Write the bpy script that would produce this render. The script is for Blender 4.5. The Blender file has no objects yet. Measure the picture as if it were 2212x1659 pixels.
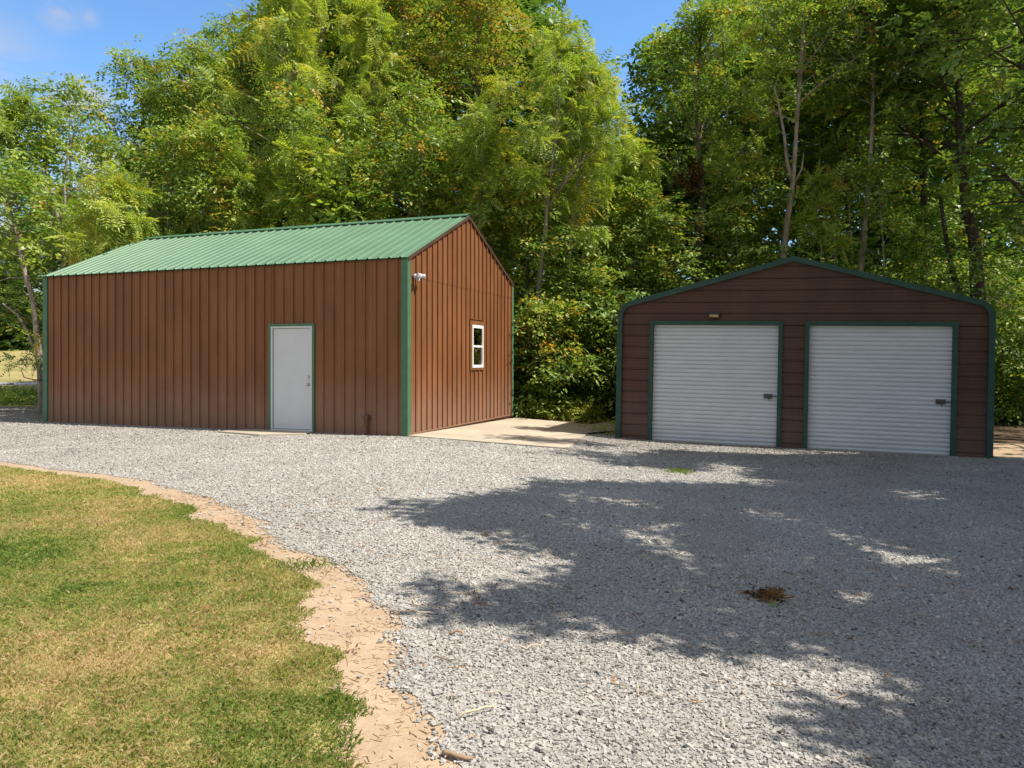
import bpy, math
import numpy as np
from mathutils import Matrix, Vector
R = np.random.default_rng(7)
rad = math.radians
SC = bpy.context.scene
COL = SC.collection

# ------------------------------------------------------------------ camera, world, sun, exposure
CH = 1.404                      # eye height above the slab of the shed
F, CX, HY = 1650.0, 1106.0, 777.0   # focal length, centre column and horizon row for a picture 2212 wide
cam = bpy.data.objects.new('camera', bpy.data.cameras.new('camera'))
COL.objects.link(cam)
cam.location = (0, 0, CH); cam.rotation_euler = (rad(90), 0, 0)
cam.data.sensor_width = 36; cam.data.lens = 36*F/2212
cam.data.shift_y = -(829.5-HY)/2212
cam.data.clip_end = 3000
SC.camera = cam
SUN_EL, SUN_H = rad(56), np.array([1.0, -0.20])      # the sun stands to the right, a little behind the camera
SUN_H = SUN_H/np.linalg.norm(SUN_H)
SV = np.array([SUN_H[0]*math.cos(SUN_EL), SUN_H[1]*math.cos(SUN_EL), math.sin(SUN_EL)])
sun = bpy.data.objects.new('sun', bpy.data.lights.new('sun', 'SUN'))
COL.objects.link(sun)
sun.data.energy = 5.0; sun.data.angle = rad(0.5); sun.data.color = (1.0, 0.94, 0.84)
sun.rotation_euler = Vector(SV).to_track_quat('Z', 'Y').to_euler()
SC.view_settings.view_transform = 'Standard'; SC.view_settings.look = 'None'
SC.view_settings.gamma = 1; SC.view_settings.exposure = 0.74
w = bpy.data.worlds.new('World'); SC.world = w; w.use_nodes = True
nt = w.node_tree; nt.nodes.clear()
def nd(nt, t, **k):
    n = nt.nodes.new(t)
    for a, b in k.items():
        if a.startswith('i_'):
            n.inputs[a[2:].replace('_', ' ')].default_value = b
        else: setattr(n, a, b)
    return n
sky = nd(nt, 'ShaderNodeTexSky', sky_type='NISHITA', sun_disc=False, sun_elevation=SUN_EL,
         sun_rotation=math.atan2(SUN_H[0], SUN_H[1]), altitude=100, air_density=1.0, dust_density=0.0, ozone_density=3.0)
hsv = nd(nt, 'ShaderNodeHueSaturation', i_Saturation=1.15, i_Value=1.3); nt.links.new(sky.outputs[0], hsv.inputs['Color'])
bg = nd(nt, 'ShaderNodeBackground', i_Strength=0.11)
wo = nd(nt, 'ShaderNodeOutputWorld')
tc = nd(nt, 'ShaderNodeTexCoord')
def px_dir(px, py):
    v = Vector(((px-CX)/F, 1, (HY-py)/F)); return v.normalized()
noi = nd(nt, 'ShaderNodeTexNoise', i_Scale=9.0, i_Detail=7.0, i_Roughness=0.6)
mp = nd(nt, 'ShaderNodeMapping'); mp.inputs['Scale'].default_value = (1, 1, 2.2)
nt.links.new(tc.outputs['Generated'], mp.inputs['Vector']); nt.links.new(mp.outputs[0], noi.inputs['Vector'])
FILL_CLOUDS = ((None, (.1, -.25, 1), 1.05, 2.6), (None, (0, -1, .35), 1.1, 2.0), (None, (-.6, -.5, .8), .8, 1.8), (None, (.5, -.6, .5), .8, 1.8))  # unseen cloud banks added overhead and behind the camera as neutral fill light
acc = None
for px, py, r, a in ((130, 20, .035, .55), (190, 38, .016, .5), (1575, -8, .06, 1.5), (170, 235, .05, 1.2), (40, 480, .12, 1.1), (260, 440, .13, 1.3), (-200, 300, .2, 1.2), (2500, 100, .3, 1.2), (-900, 100, .3, 1.1)) + FILL_CLOUDS:
    d = nd(nt, 'ShaderNodeVectorMath', operation='DISTANCE'); d.inputs[1].default_value = px_dir(px, py) if px is not None else Vector(py).normalized()
    nt.links.new(tc.outputs['Generated'], d.inputs[0])
    m = nd(nt, 'ShaderNodeMapRange', interpolation_type='SMOOTHSTEP'); m.inputs[1].default_value = r; m.inputs[2].default_value = 0; m.inputs[4].default_value = a
    nt.links.new(d.outputs['Value'], m.inputs[0])
    if acc is None: acc = m.outputs[0]
    else:
        q = nd(nt, 'ShaderNodeMath', operation='MAXIMUM'); nt.links.new(acc, q.inputs[0]); nt.links.new(m.outputs[0], q.inputs[1]); acc = q.outputs[0]
cr = nd(nt, 'ShaderNodeMapRange', interpolation_type='SMOOTHSTEP'); cr.inputs[1].default_value = .38; cr.inputs[2].default_value = .66
nt.links.new(noi.outputs[0], cr.inputs[0])
ov = nd(nt, 'ShaderNodeMath', operation='SUBTRACT', use_clamp=True); ov.inputs[1].default_value = 1.35; nt.links.new(acc, ov.inputs[0])
ml = nd(nt, 'ShaderNodeMath', operation='MULTIPLY_ADD', use_clamp=True); nt.links.new(cr.outputs[0], ml.inputs[0]); nt.links.new(acc, ml.inputs[1]); nt.links.new(ov.outputs[0], ml.inputs[2])
mx = nd(nt, 'ShaderNodeMix', data_type='RGBA'); mx.inputs[7].default_value = (3.95, 3.62, 3.3, 1)
nt.links.new(ml.outputs[0], mx.inputs[0]); nt.links.new(hsv.outputs[0], mx.inputs[6])
nt.links.new(mx.outputs[2], bg.inputs[0]); nt.links.new(bg.outputs[0], wo.inputs[0])
cy = SC.cycles
cy.max_bounces = 7; cy.diffuse_bounces = 4; cy.glossy_bounces = 3; cy.transmission_bounces = 5; cy.transparent_max_bounces = 8
cy.caustics_reflective = False; cy.caustics_refractive = False; cy.sample_clamp_indirect = 6
cy.use_denoising = True

# ------------------------------------------------------------------ ground height and picture-to-world measuring
GX = np.array([-400, -2.2, -1.2, .9, 2.2, 4, 6.2, 8.6, 15, 400.]); GZ = np.array([0, 0, -.015, -.12, -.235, -.29, -.325, -.375, -.47, -.5])
def g(x, y):
    x = np.asarray(x, float); y = np.asarray(y, float)
    a = sum(np.interp(x+d, GX, GZ) for d in (-.4, -.2, 0, .2, .4))/5
    r = np.clip((y-46)/44, 0, 1); a = a + 2.55*r*r*(3-2*r)
    r2 = np.clip((y-92)/200, 0, 1)
    return a + 3*r2
def gp(px, py):
    z = -.05
    for _ in range(12):
        Y = F*(CH-z)/(py-HY); X = (px-CX)/F*Y; z = float(g(X, Y))
    return X, Y, z
def W(px, py, Y): return np.array([(px-CX)/F*Y, Y, CH+(HY-py)/F*Y])

# ------------------------------------------------------------------ mesh helpers
def mesh_from(name, V, faces_flat, counts, mat, tint=None, smooth=False):
    me = bpy.data.meshes.new(name)
    V = np.ascontiguousarray(V, np.float32); n = len(V)
    me.vertices.add(n); me.vertices.foreach_set('co', V.ravel())
    ff = np.ascontiguousarray(faces_flat, np.int32); me.loops.add(len(ff)); me.loops.foreach_set('vertex_index', ff)
    c = np.ascontiguousarray(counts, np.int32); me.polygons.add(len(c))
    st = np.zeros(len(c), np.int32); st[1:] = np.cumsum(c)[:-1]
    me.polygons.foreach_set('loop_start', st)
    if smooth: me.polygons.foreach_set('use_smooth', np.ones(len(c), bool))
    if tint is not None:
        a = me.attributes.new('tint', 'FLOAT', 'POINT'); a.data.foreach_set('value', np.ascontiguousarray(tint, np.float32))
    me.update(calc_edges=True)
    if not smooth: me.shade_flat()
    if mat: me.materials.append(mat)
    return me
class MB:
    """collects faces of one mesh"""
    def __init__(s): s.v = []; s.f = []; s.n = 0
    def add(s, vs, fs):
        s.v += [tuple(map(float, p)) for p in vs]; s.f += [tuple(i+s.n for i in f) for f in fs]; s.n += len(vs)
    def box(s, a, b):
        x0, y0, z0 = a; x1, y1, z1 = b
        s.add([(x0,y0,z0),(x1,y0,z0),(x1,y1,z0),(x0,y1,z0),(x0,y0,z1),(x1,y0,z1),(x1,y1,z1),(x0,y1,z1)],
              [(0,3,2,1),(4,5,6,7),(0,1,5,4),(1,2,6,5),(2,3,7,6),(3,0,4,7)])
    def tube(s, path, radii, k=6, cap=True):
        P = np.array(path, float); n = len(P); radii = np.broadcast_to(np.asarray(radii, float), (n,))
        T = np.gradient(P, axis=0); T /= np.linalg.norm(T, axis=1)[:, None]+1e-9
        ref = np.array([0, 1, 0.]) if abs(T[0][1]) < .9 else np.array([1., 0, 0])
        vs = []
        for i in range(n):
            a = ref - T[i]*ref.dot(T[i]); a /= np.linalg.norm(a)+1e-9; b = np.cross(T[i], a); ref = a
            for j in range(k):
                t = 2*math.pi*j/k; vs.append(P[i]+radii[i]*(a*math.cos(t)+b*math.sin(t)))
        fs = [(i*k+j, i*k+(j+1) % k, (i+1)*k+(j+1) % k, (i+1)*k+j) for i in range(n-1) for j in range(k)]
        if cap: fs += [tuple(range(k))[::-1], tuple((n-1)*k+j for j in range(k))]
        s.add(vs, fs)
    def lathe(s, prof, c=(0,0,0), axis=2, k=16):
        vs = []
        for r, h in prof:
            for j in range(k):
                t = 2*math.pi*j/k; p = [0, 0, 0]; p[axis] = h; p[(axis+1) % 3] = r*math.cos(t); p[(axis+2) % 3] = r*math.sin(t)
                vs.append([p[q]+c[q] for q in range(3)])
        n = len(prof)
        fs = [(i*k+j, i*k+(j+1) % k, (i+1)*k+(j+1) % k, (i+1)*k+j) for i in range(n-1) for j in range(k)]
        fs += [tuple(range(k))[::-1], tuple((n-1)*k+j for j in range(k))]
        s.add(vs, fs)
    def obj(s, name, mat, parent=None, smooth=False, M=None, tint=None):
        V = np.array(s.v, float)
        if M is not None: V = V@np.array(M)[:3, :3].T + np.array(M)[:3, 3]
        me = mesh_from(name, V, [i for f in s.f for i in f], [len(f) for f in s.f], mat, tint, smooth)
        return link(name, me, parent)
def link(name, me, parent=None):
    o = bpy.data.objects.new(name, me); COL.objects.link(o)
    if parent: o.parent = parent
    return o
def tag(o, label=None, cat=None, group=None, kind=None):
    for k, v in (('label', label), ('category', cat), ('group', group), ('kind', kind)):
        if v: o[k] = v
    return o
def empty(name, M, label, cat, group=None):
    o = bpy.data.objects.new(name, None); COL.objects.link(o); o.empty_display_size = .2
    o.matrix_world = Matrix(M) if not isinstance(M, tuple) else Matrix.Translation(M)
    return tag(o, label, cat, group)

# ------------------------------------------------------------------ materials
def mat(name, col, rough=.6, metal=0, spec=.5, noise=None, bump=None, coord='Object'):
    """noise = [(scale, detail, [(pos, colour)...], mixfac)] over the base; bump = (scale, strength, distance)"""
    m = bpy.data.materials.new(name); m.use_nodes = True; t = m.node_tree
    b = t.nodes['Principled BSDF']; b.inputs['Roughness'].default_value = rough; b.inputs['Metallic'].default_value = metal
    b.inputs['Specular IOR Level'].default_value = spec
    b.inputs['Base Color'].default_value = (*col, 1)
    c = nd(t, 'ShaderNodeTexCoord'); cur = None
    for sc_, det, stops, fac in (noise or []):
        n = nd(t, 'ShaderNodeTexNoise', i_Detail=det, i_Roughness=.6)
        if isinstance(sc_, tuple):
            q = nd(t, 'ShaderNodeMapping'); q.inputs['Scale'].default_value = sc_; t.links.new(c.outputs[coord], q.inputs[0]); t.links.new(q.outputs[0], n.inputs[0]); n.inputs['Scale'].default_value = 1
        else:
            n.inputs['Scale'].default_value = sc_; t.links.new(c.outputs[coord], n.inputs[0])
        r = ramp(t, stops); t.links.new(n.outputs[0], r.inputs[0])
        x = nd(t, 'ShaderNodeMix', data_type='RGBA', blend_type='MULTIPLY'); x.inputs[0].default_value = fac
        if cur is None: x.inputs[6].default_value = (*col, 1)
        else: t.links.new(cur, x.inputs[6])
        t.links.new(r.outputs[0], x.inputs[7]); cur = x.outputs[2]
    if cur: t.links.new(cur, b.inputs['Base Color'])
    if bump:
        n = nd(t, 'ShaderNodeTexNoise', i_Scale=bump[0], i_Detail=4.0); t.links.new(c.outputs[coord], n.inputs[0])
        q = nd(t, 'ShaderNodeBump', i_Strength=bump[1], i_Distance=bump[2]); t.links.new(n.outputs[0], q.inputs['Height']); t.links.new(q.outputs[0], b.inputs['Normal'])
    return m
def ramp(t, stops):
    r = nd(t, 'ShaderNodeValToRGB'); e = r.color_ramp.elements
    while len(e) > 1: e.remove(e[-1])
    e[0].position = stops[0][0]; e[0].color = (*stops[0][1], 1)
    for p, c in stops[1:]: q = e.new(p); q.color = (*c, 1)
    return r
def g3(v): return (v, v, v)
def attr_mat(name, stops, rough=.8, trans=0., gloss=0.0, var=None):
    """colour from the per-leaf or per-stone 'tint' attribute; leaves also let light through"""
    m = bpy.data.materials.new(name); m.use_nodes = True; t = m.node_tree; t.nodes.clear()
    a = nd(t, 'ShaderNodeAttribute', attribute_name='tint'); r = ramp(t, stops); t.links.new(a.outputs['Fac'], r.inputs[0])
    out = nd(t, 'ShaderNodeOutputMaterial'); d = nd(t, 'ShaderNodeBsdfDiffuse'); t.links.new(r.outputs[0], d.inputs[0])
    cur = d.outputs[0]
    if trans:
        tr = nd(t, 'ShaderNodeBsdfTranslucent')
        hs = nd(t, 'ShaderNodeMix', data_type='RGBA', blend_type='MULTIPLY'); hs.inputs[0].default_value = 1; hs.inputs[7].default_value = (1.2, 1.2, .5, 1)
        t.links.new(r.outputs[0], hs.inputs[6]); t.links.new(hs.outputs[2], tr.inputs[0])
        x = nd(t, 'ShaderNodeMixShader'); x.inputs[0].default_value = trans; t.links.new(cur, x.inputs[1]); t.links.new(tr.outputs[0], x.inputs[2]); cur = x.outputs[0]
    if gloss:
        gl = nd(t, 'ShaderNodeBsdfGlossy', i_Roughness=rough); x = nd(t, 'ShaderNodeMixShader'); x.inputs[0].default_value = gloss
        t.links.new(cur, x.inputs[1]); t.links.new(gl.outputs[0], x.inputs[2]); cur = x.outputs[0]
    t.links.new(cur, out.inputs[0])
    return m

BROWN = (.198, .078, .030)
def siding_mat(name, col, dusty):
    m = mat(name, col, .55, 0, .25, noise=[((1.4, 1.4, .7), 5, [(.3, g3(.78)), (.7, g3(1.15))], 1.0), ((22, 22, .8), 3, [(.3, g3(.9)), (.7, g3(1.06))], .8)], bump=(1.5, .12, .02))
    if dusty:       # splashed gravel dust on the foot of the wall
        t = m.node_tree; b = t.nodes['Principled BSDF']; src = b.inputs['Base Color'].links[0].from_socket
        c = nd(t, 'ShaderNodeTexCoord'); s = nd(t, 'ShaderNodeSeparateXYZ'); t.links.new(c.outputs['Object'], s.inputs[0])
        n = nd(t, 'ShaderNodeTexNoise', i_Scale=3.0, i_Detail=6.0); t.links.new(c.outputs['Object'], n.inputs[0])
        mm = nd(t, 'ShaderNodeMath', operation='MULTIPLY_ADD'); t.links.new(n.outputs[0], mm.inputs[0]); mm.inputs[1].default_value = -1.1; t.links.new(s.outputs[2], mm.inputs[2])
        r = nd(t, 'ShaderNodeMapRange', interpolation_type='SMOOTHSTEP'); r.inputs[1].default_value = .75; r.inputs[2].default_value = -.45; r.inputs[4].default_value = dusty
        t.links.new(mm.outputs[0], r.inputs[0])
        x = nd(t, 'ShaderNodeMix', data_type='RGBA'); x.inputs[7].default_value = (.30, .24, .20, 1); t.links.new(r.outputs[0], x.inputs[0]); t.links.new(src, x.inputs[6])
        t.links.new(x.outputs[2], b.inputs['Base Color'])
    return m
M = {}
M['siding'] = siding_mat('brown_steel', BROWN, .25)
M['garage_siding'] = siding_mat('dark_brown_steel', (.083, .041, .027), .12)
M['roof'] = mat('green_roof_steel', (.085, .172, .092), .5, 0, .5, noise=[(1.2, 5, [(.3, g3(.84)), (.7, g3(1.08))], 1.0), ((40, 2, 2), 3, [(.3, g3(.95)), (.7, g3(1.05))], .6)])
M['trim'] = mat('green_trim', (.052, .135, .066), .6, 0, .5, noise=[(5, 4, [(.3, g3(.85)), (.7, g3(1.12))], 1.0)])
M['gtrim'] = mat('dark_green_trim', (.024, .062, .047), .65, 0, .3, noise=[(5, 4, [(.3, g3(.8)), (.7, g3(1.15))], 1.0)])
M['white'] = mat('white_paint', (.56, .56, .57), .7, 0, .2, noise=[(3, 5, [(.3, g3(.95)), (.7, g3(1.02))], 1.0)])
M['vinyl'] = mat('white_vinyl', (.82, .82, .80), .35)
M['rollup'] = mat('white_roller_steel', (.53, .54, .56), .6, 0, .3, noise=[((1.5, 1.5, 5), 4, [(.3, g3(.93)), (.7, g3(1.04))], 1.0)])
M['rubber'] = mat('weather_strip', (.16, .155, .15), .8)
M['nickel'] = mat('satin_nickel', (.5, .48, .45), .3, 1)
M['steel'] = mat('galvanised_latch', (.085, .085, .08), .5, .6)
M['lamp'] = mat('grey_plastic', (.42, .43, .48), .4)
M['glassw'] = mat('lamp_glass', (.75, .76, .74), .15)
M['black'] = mat('black_plastic', (.02, .02, .02), .5)
M['amber'] = mat('amber_lens', (.35, .22, .07), .25)
M['pipe'] = mat('rusty_pipe', (.11, .05, .03), .8, noise=[(30, 4, [(.3, g3(.6)), (.7, g3(1.3))], 1.0)])
M['dark'] = mat('dark_interior', (.02, .02, .02), .9)
M['conc'] = mat('concrete', (.40, .35, .275), .9, noise=[(.9, 8, [(.3, (.80, .78, .76)), (.7, (1.1, 1.08, 1.03))], 1.0), (60, 4, [(.3, g3(.85)), (.7, g3(1.1))], .8)], bump=(90, .3, .004))
M['brick'] = mat('footing', (.30, .17, .11), .9, noise=[(14, 4, [(.3, g3(.6)), (.7, g3(1.2))], 1.0)])
M['curtain'] = mat('insect_screen', (.07, .09, .08), .8); M['board'] = mat('interior_backing', (.20, .22, .20), .8)
m = bpy.data.materials.new('window_glass'); m.use_nodes = True; t = m.node_tree; t.nodes.clear()
o_ = nd(t, 'ShaderNodeOutputMaterial'); tr = nd(t, 'ShaderNodeBsdfTransparent'); tr.inputs[0].default_value = (.55, .62, .58, 1)
gl = nd(t, 'ShaderNodeBsdfGlossy', i_Roughness=.02); lw = nd(t, 'ShaderNodeFresnel', i_IOR=2.3); x = nd(t, 'ShaderNodeMixShader')
t.links.new(lw.outputs[0], x.inputs[0]); t.links.new(tr.outputs[0], x.inputs[1]); t.links.new(gl.outputs[0], x.inputs[2]); t.links.new(x.outputs[0], o_.inputs[0]); M['glass'] = m
def bark_mat(name, a, b): return mat(name, (1, 1, 1), .9, 0, .2, noise=[((9, 9, 2.5), 6, [(.32, a), (.68, b)], 1.0)], bump=(18, .6, .02))
M['bark_pale'] = bark_mat('pale_bark', (.15, .115, .085), (.36, .31, .25))
M['bark_mid'] = bark_mat('brown_bark', (.07, .05, .035), (.19, .145, .11))
M['bark_dark'] = bark_mat('dark_bark', (.025, .018, .012), (.085, .06, .042))
# leaf colour ramps: tint 0..0.88 green to yellow-green, the last few per cent turned leaves
M['lf_bright'] = attr_mat('bright_leaf', [(0, (.07, .14, .027)), (.35, (.20, .30, .048)), (.75, (.40, .47, .075)), (.93, (.47, .42, .065)), (1, (.50, .28, .05))], .5, .42, .035)
M['lf_green'] = attr_mat('green_leaf', [(0, (.05, .11, .024)), (.4, (.155, .255, .048)), (.8, (.34, .43, .075)), (.95, (.40, .37, .06)), (1, (.46, .26, .04))], .5, .40, .035)
M['lf_rust'] = attr_mat('rusty_leaf', [(0, (.08, .13, .022)), (.35, (.18, .25, .04)), (.6, (.29, .33, .055)), (.8, (.40, .28, .06)), (1, (.42, .19, .045))], .5, .42, .02)
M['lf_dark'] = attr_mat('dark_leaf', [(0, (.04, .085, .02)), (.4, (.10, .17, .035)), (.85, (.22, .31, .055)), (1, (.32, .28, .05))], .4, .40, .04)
M['lf_gold'] = attr_mat('yellowing_leaf', [(0, (.09, .14, .014)), (.4, (.20, .24, .024)), (.75, (.34, .33, .035)), (.92, (.42, .33, .035)), (1, (.42, .18, .03))], .5, .44, .02)
M['lf_dead'] = attr_mat('dead_leaf', [(0, (.06, .025, .012)), (.5, (.15, .07, .03)), (1, (.30, .16, .07))], .7, .15, 0)
M['grass'] = attr_mat('lawn_blade', [(0, (.13, .21, .05)), (.25, (.235, .315, .075)), (.5, (.375, .40, .13)), (.72, (.49, .39, .19)), (1, (.64, .50, .32))], .6, .42, .0)
M['stone'] = attr_mat('limestone', [(0, (.045, .042, .04)), (.12, (.15, .14, .128)), (.5, (.325, .307, .277)), (.85, (.425, .405, .37)), (1, (.60, .58, .545))], .7)
M['straw'] = attr_mat('dry_straw', [(0, (.17, .10, .06)), (.5, (.36, .26, .17)), (1, (.55, .45, .31))], .8)

def ground_mat(name, stops, scales, rough=.95, bump=(30, .5, .02), extra=None):
    m = bpy.data.materials.new(name); m.use_nodes = True; t = m.node_tree; b = t.nodes['Principled BSDF']
    b.inputs['Roughness'].default_value = rough; b.inputs['Specular IOR Level'].default_value = .15
    c = nd(t, 'ShaderNodeTexCoord'); acc = None
    for s, w_ in scales:
        n = nd(t, 'ShaderNodeTexNoise', i_Scale=s, i_Detail=6.0, i_Roughness=.65); t.links.new(c.outputs['Object'], n.inputs[0])
        q = nd(t, 'ShaderNodeMath', operation='MULTIPLY_ADD'); t.links.new(n.outputs[0], q.inputs[0]); q.inputs[1].default_value = w_
        if acc: t.links.new(acc, q.inputs[2])
        else: q.inputs[2].default_value = (1-sum(k for _, k in scales))/2
        acc = q.outputs[0]
    r = ramp(t, stops); t.links.new(acc, r.inputs[0]); cur = r.outputs[0]
    if extra:      # individual stones as voronoi cells
        v = nd(t, 'ShaderNodeTexVoronoi', i_Scale=extra[0]); t.links.new(c.outputs['Object'], v.inputs[0])
        s = nd(t, 'ShaderNodeSeparateColor'); t.links.new(v.outputs['Color'], s.inputs[0]); r2 = ramp(t, extra[1]); t.links.new(s.outputs[0], r2.inputs[0])
        x = nd(t, 'ShaderNodeMix', data_type='RGBA', blend_type='MULTIPLY'); x.inputs[0].default_value = 1; t.links.new(cur, x.inputs[6]); t.links.new(r2.outputs[0], x.inputs[7]); cur = x.outputs[2]
    t.links.new(cur, b.inputs['Base Color'])
    n = nd(t, 'ShaderNodeTexNoise', i_Scale=bump[0], i_Detail=5.0); t.links.new(c.outputs['Object'], n.inputs[0])
    q = nd(t, 'ShaderNodeBump', i_Strength=bump[1], i_Distance=bump[2]); t.links.new(n.outputs[0], q.inputs['Height']); t.links.new(q.outputs[0], b.inputs['Normal'])
    return m
M['soil_lawn'] = ground_mat('lawn_ground', [(.25, (.14, .15, .04)), (.5, (.28, .23, .09)), (.75, (.40, .30, .14))], [(.25, 1.0), (3, .7), (40, .6)])
M['litter'] = ground_mat('forest_litter', [(.3, (.03, .022, .012)), (.5, (.075, .05, .028)), (.7, (.15, .10, .055))], [(1.5, .6), (25, .8)])
M['dirt'] = ground_mat('tan_dirt', [(.15, (.28, .19, .115)), (.5, (.35, .255, .165)), (.85, (.42, .325, .225))], [(2.5, .8), (60, .8), (14, .7)], bump=(70, .35, .006))
M['gravel'] = ground_mat('gravel_bed', [(.25, (.27, .25, .22)), (.55, (.35, .33, .297)), (.8, (.415, .393, .357))], [(1.2, .7), (90, 1.0)], bump=(55, 1.0, .02), extra=(45, [(0, g3(.55)), (.3, g3(.95)), (1, g3(1.12))]))
M['asphalt'] = ground_mat('grey_road', [(.3, (.30, .30, .29)), (.7, (.42, .41, .40))], [(2, .8)])

# ------------------------------------------------------------------ ground sheets
def axis(parts):
    out = []
    for a, b, s in parts: out += list(np.arange(a, b, s))
    return np.array(out+[parts[-1][1]])
def grid_sheet(name, xs, ys, mat_, dz=0., keep=None):
    X, Y = np.meshgrid(xs, ys); Z = g(X, Y)+dz; V = np.stack([X, Y, Z], -1).reshape(-1, 3)
    nx, ny = len(xs), len(ys); i = (np.arange(ny-1)[:, None]*nx+np.arange(nx-1)[None, :]).ravel()
    q = np.stack([i, i+1, i+nx+1, i+nx], 1)
    if keep is not None:
        cx = V[q].mean(1); q = q[keep(cx[:, 0], cx[:, 1])]
    return link(name, mesh_from(name, V, q.ravel(), np.full(len(q), 4), mat_, smooth=True))
xs = axis([(-800, -60, 60), (-60, -16, 4), (-16, 18, .5), (18, 60, 4), (60, 800, 60)])
ys = axis([(-300, -20, 40), (-20, 2, 2), (2, 30, .5), (30, 100, 2), (100, 900, 50)])
tag(grid_sheet('ground', xs, ys, M['soil_lawn']), kind='structure')
def edge_of(pts):
    P = np.array([gp(*p)[:2] for p in pts]); P = P[np.argsort(P[:, 1])]; return P[:, 1], P[:, 0]
DE_Y, DE_X = edge_of([(0,998),(100,1013),(240,1028),(350,1043),(500,1096),(575,1136),(650,1186),(770,1236),(820,1311),(850,1376),(900,1461),(950,1561),(1000,1659)])
LE_Y, LE_X = edge_of([(0,1007),(100,1021),(220,1035),(300,1064),(425,1098),(450,1125),(500,1134),(550,1186),(650,1236),(685,1281),(695,1361),(735,1401),(760,1511),(775,1659)])
DE_Y = np.r_[-5, 1.5, DE_Y, 13, 16, 20, 26]; DE_X = np.r_[.4, .2, DE_X, -13.5, -24, -40, -70]
LE_Y = np.r_[-5, 1.5, LE_Y, 13, 16, 20, 26]; LE_X = np.r_[-.4, -.45, LE_X, -13.9, -24.8, -41, -71]
ph = R.uniform(0, 6.28, 8)
def wob(y, a=1.): return a*(.05*np.sin(y*2.3+ph[0])+.04*np.sin(y*5.1+ph[1])+.03*np.sin(y*11+ph[2])+.02*np.sin(y*23+ph[3]))
def dirt_edge(y): return np.interp(y, DE_Y, DE_X)+wob(y)          # gravel begins right of this
def lawn_edge(y): return np.interp(y, LE_Y, LE_X)+wob(y+40, 1.2)    # grass ends left of this
def ribbon(name, x0f, x1f, ys, nx, mat_, dz):
    T = np.linspace(0, 1, nx); A = x0f(ys)[:, None]; B = x1f(ys)[:, None]; X = A+(B-A)*T; Y = np.repeat(ys[:, None], nx, 1)
    V = np.stack([X, Y, g(X, Y)+dz], -1).reshape(-1, 3); ny = len(ys)
    i = (np.arange(ny-1)[:, None]*nx+np.arange(nx-1)[None, :]).ravel(); q = np.stack([i, i+1, i+nx+1, i+nx], 1)
    return tag(link(name, mesh_from(name, V, q.ravel(), np.full(len(q), 4), mat_, smooth=True)), kind='structure')
yn = axis([(-4, 2, .25), (2, 14, .05), (14, 19, .25)])
ribbon('dirt_verge', lambda y: lawn_edge(y)-.06, lambda y: dirt_edge(y)+.35, yn, 14, M['dirt'], .004)
# the gravel runs back past the left end of the shed and up to the garage on the right
def gr_right(y): return np.interp(y, [15.5, 17, 19, 22.6], [3.6, 2.4, -6, -9])
ribbon('gravel_drive', dirt_edge, lambda y: 0*y+24., axis([(-4, 2, .25), (2, 14, .05), (14, 15.5, .25)]), 110, M['gravel'], .008)
ribbon('gravel_drive', dirt_edge, gr_right, axis([(15.5, 22.6, .1)]), 90, M['gravel'], .0083)
# woodland floor behind the buildings
grid_sheet('forest_floor', axis([(-9.5, 60, 1)]), axis([(19, 42, 1)]), M['litter'], .004, lambda x, y: (y > 22+.0*x) | (x > -1.5))['kind'] = 'structure'
grid_sheet('forest_floor', axis([(8.9, 60, 1)]), axis([(16.4, 19, .65)]), M['litter'], .004)['kind'] = 'structure'
grid_sheet('dirt_verge', axis([(8.75, 22, .5)]), axis([(13.9, 16.4, .25)]), M['dirt'], .016)['kind'] = 'structure'
rd = grid_sheet('road', axis([(-90, -20, 2)]), axis([(42.2, 46.4, .6)]), M['asphalt'], .02); rd['kind'] = 'structure'

# ------------------------------------------------------------------ gravel stones, grass, straw
def in_poly(x, y, poly):
    c = np.zeros(len(x), bool); n = len(poly)
    for i in range(n):
        (x0, y0), (x1, y1) = poly[i], poly[(i+1) % n]; k = ((y0 > y) != (y1 > y)) & (x < (x1-x0)*(y-y0)/(y1-y0+1e-12)+x0); c ^= k
    return c
def smooth_noise(x, y, s, seed):
    r = np.random.default_rng(seed); out = 0
    for k in range(10):
        a = r.uniform(0, 6.28); f = r.uniform(.6, 1.7)*s; out = out+np.sin((x*math.cos(a)+y*math.sin(a))*f+r.uniform(0, 6.28))
    return out/3.2
def scatter(ya, yb, dens, xlo, xhi):
    """points inside the view cone (with a margin) between two depths"""
    w = .78*yb+2.4; n = int(2*w*(yb-ya)*dens); x = R.uniform(-w, w, n); y = R.uniform(ya, yb, n)
    k = (np.abs(x) < .74*y+2.3) & (x > xlo(y)) & (x < xhi(y)); return x[k], y[k]
C8 = np.array([[-1,-1,-1],[1,-1,-1],[1,1,-1],[-1,1,-1],[-1,-1,1],[1,-1,1],[1,1,1],[-1,1,1]], float)
Q6 = np.array([[0,3,2,1],[4,5,6,7],[0,1,5,4],[1,2,6,5],[2,3,7,6],[3,0,4,7]])
def rot_rand(n, tilt):
    a = R.uniform(0, 6.283, n); e = R.normal(0, tilt, n); f = R.normal(0, tilt, n)
    ca, sa, ce, se, cf, sf = np.cos(a), np.sin(a), np.cos(e), np.sin(e), np.cos(f), np.sin(f); O = np.zeros(n); I = np.ones(n)
    A = np.stack([ca,-sa,O,sa,ca,O,O,O,I], 1).reshape(-1,3,3); B = np.stack([I,O,O,O,ce,-se,O,se,ce], 1).reshape(-1,3,3); D = np.stack([cf,O,sf,O,I,O,-sf,O,cf], 1).reshape(-1,3,3)
    return A@B@D
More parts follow.
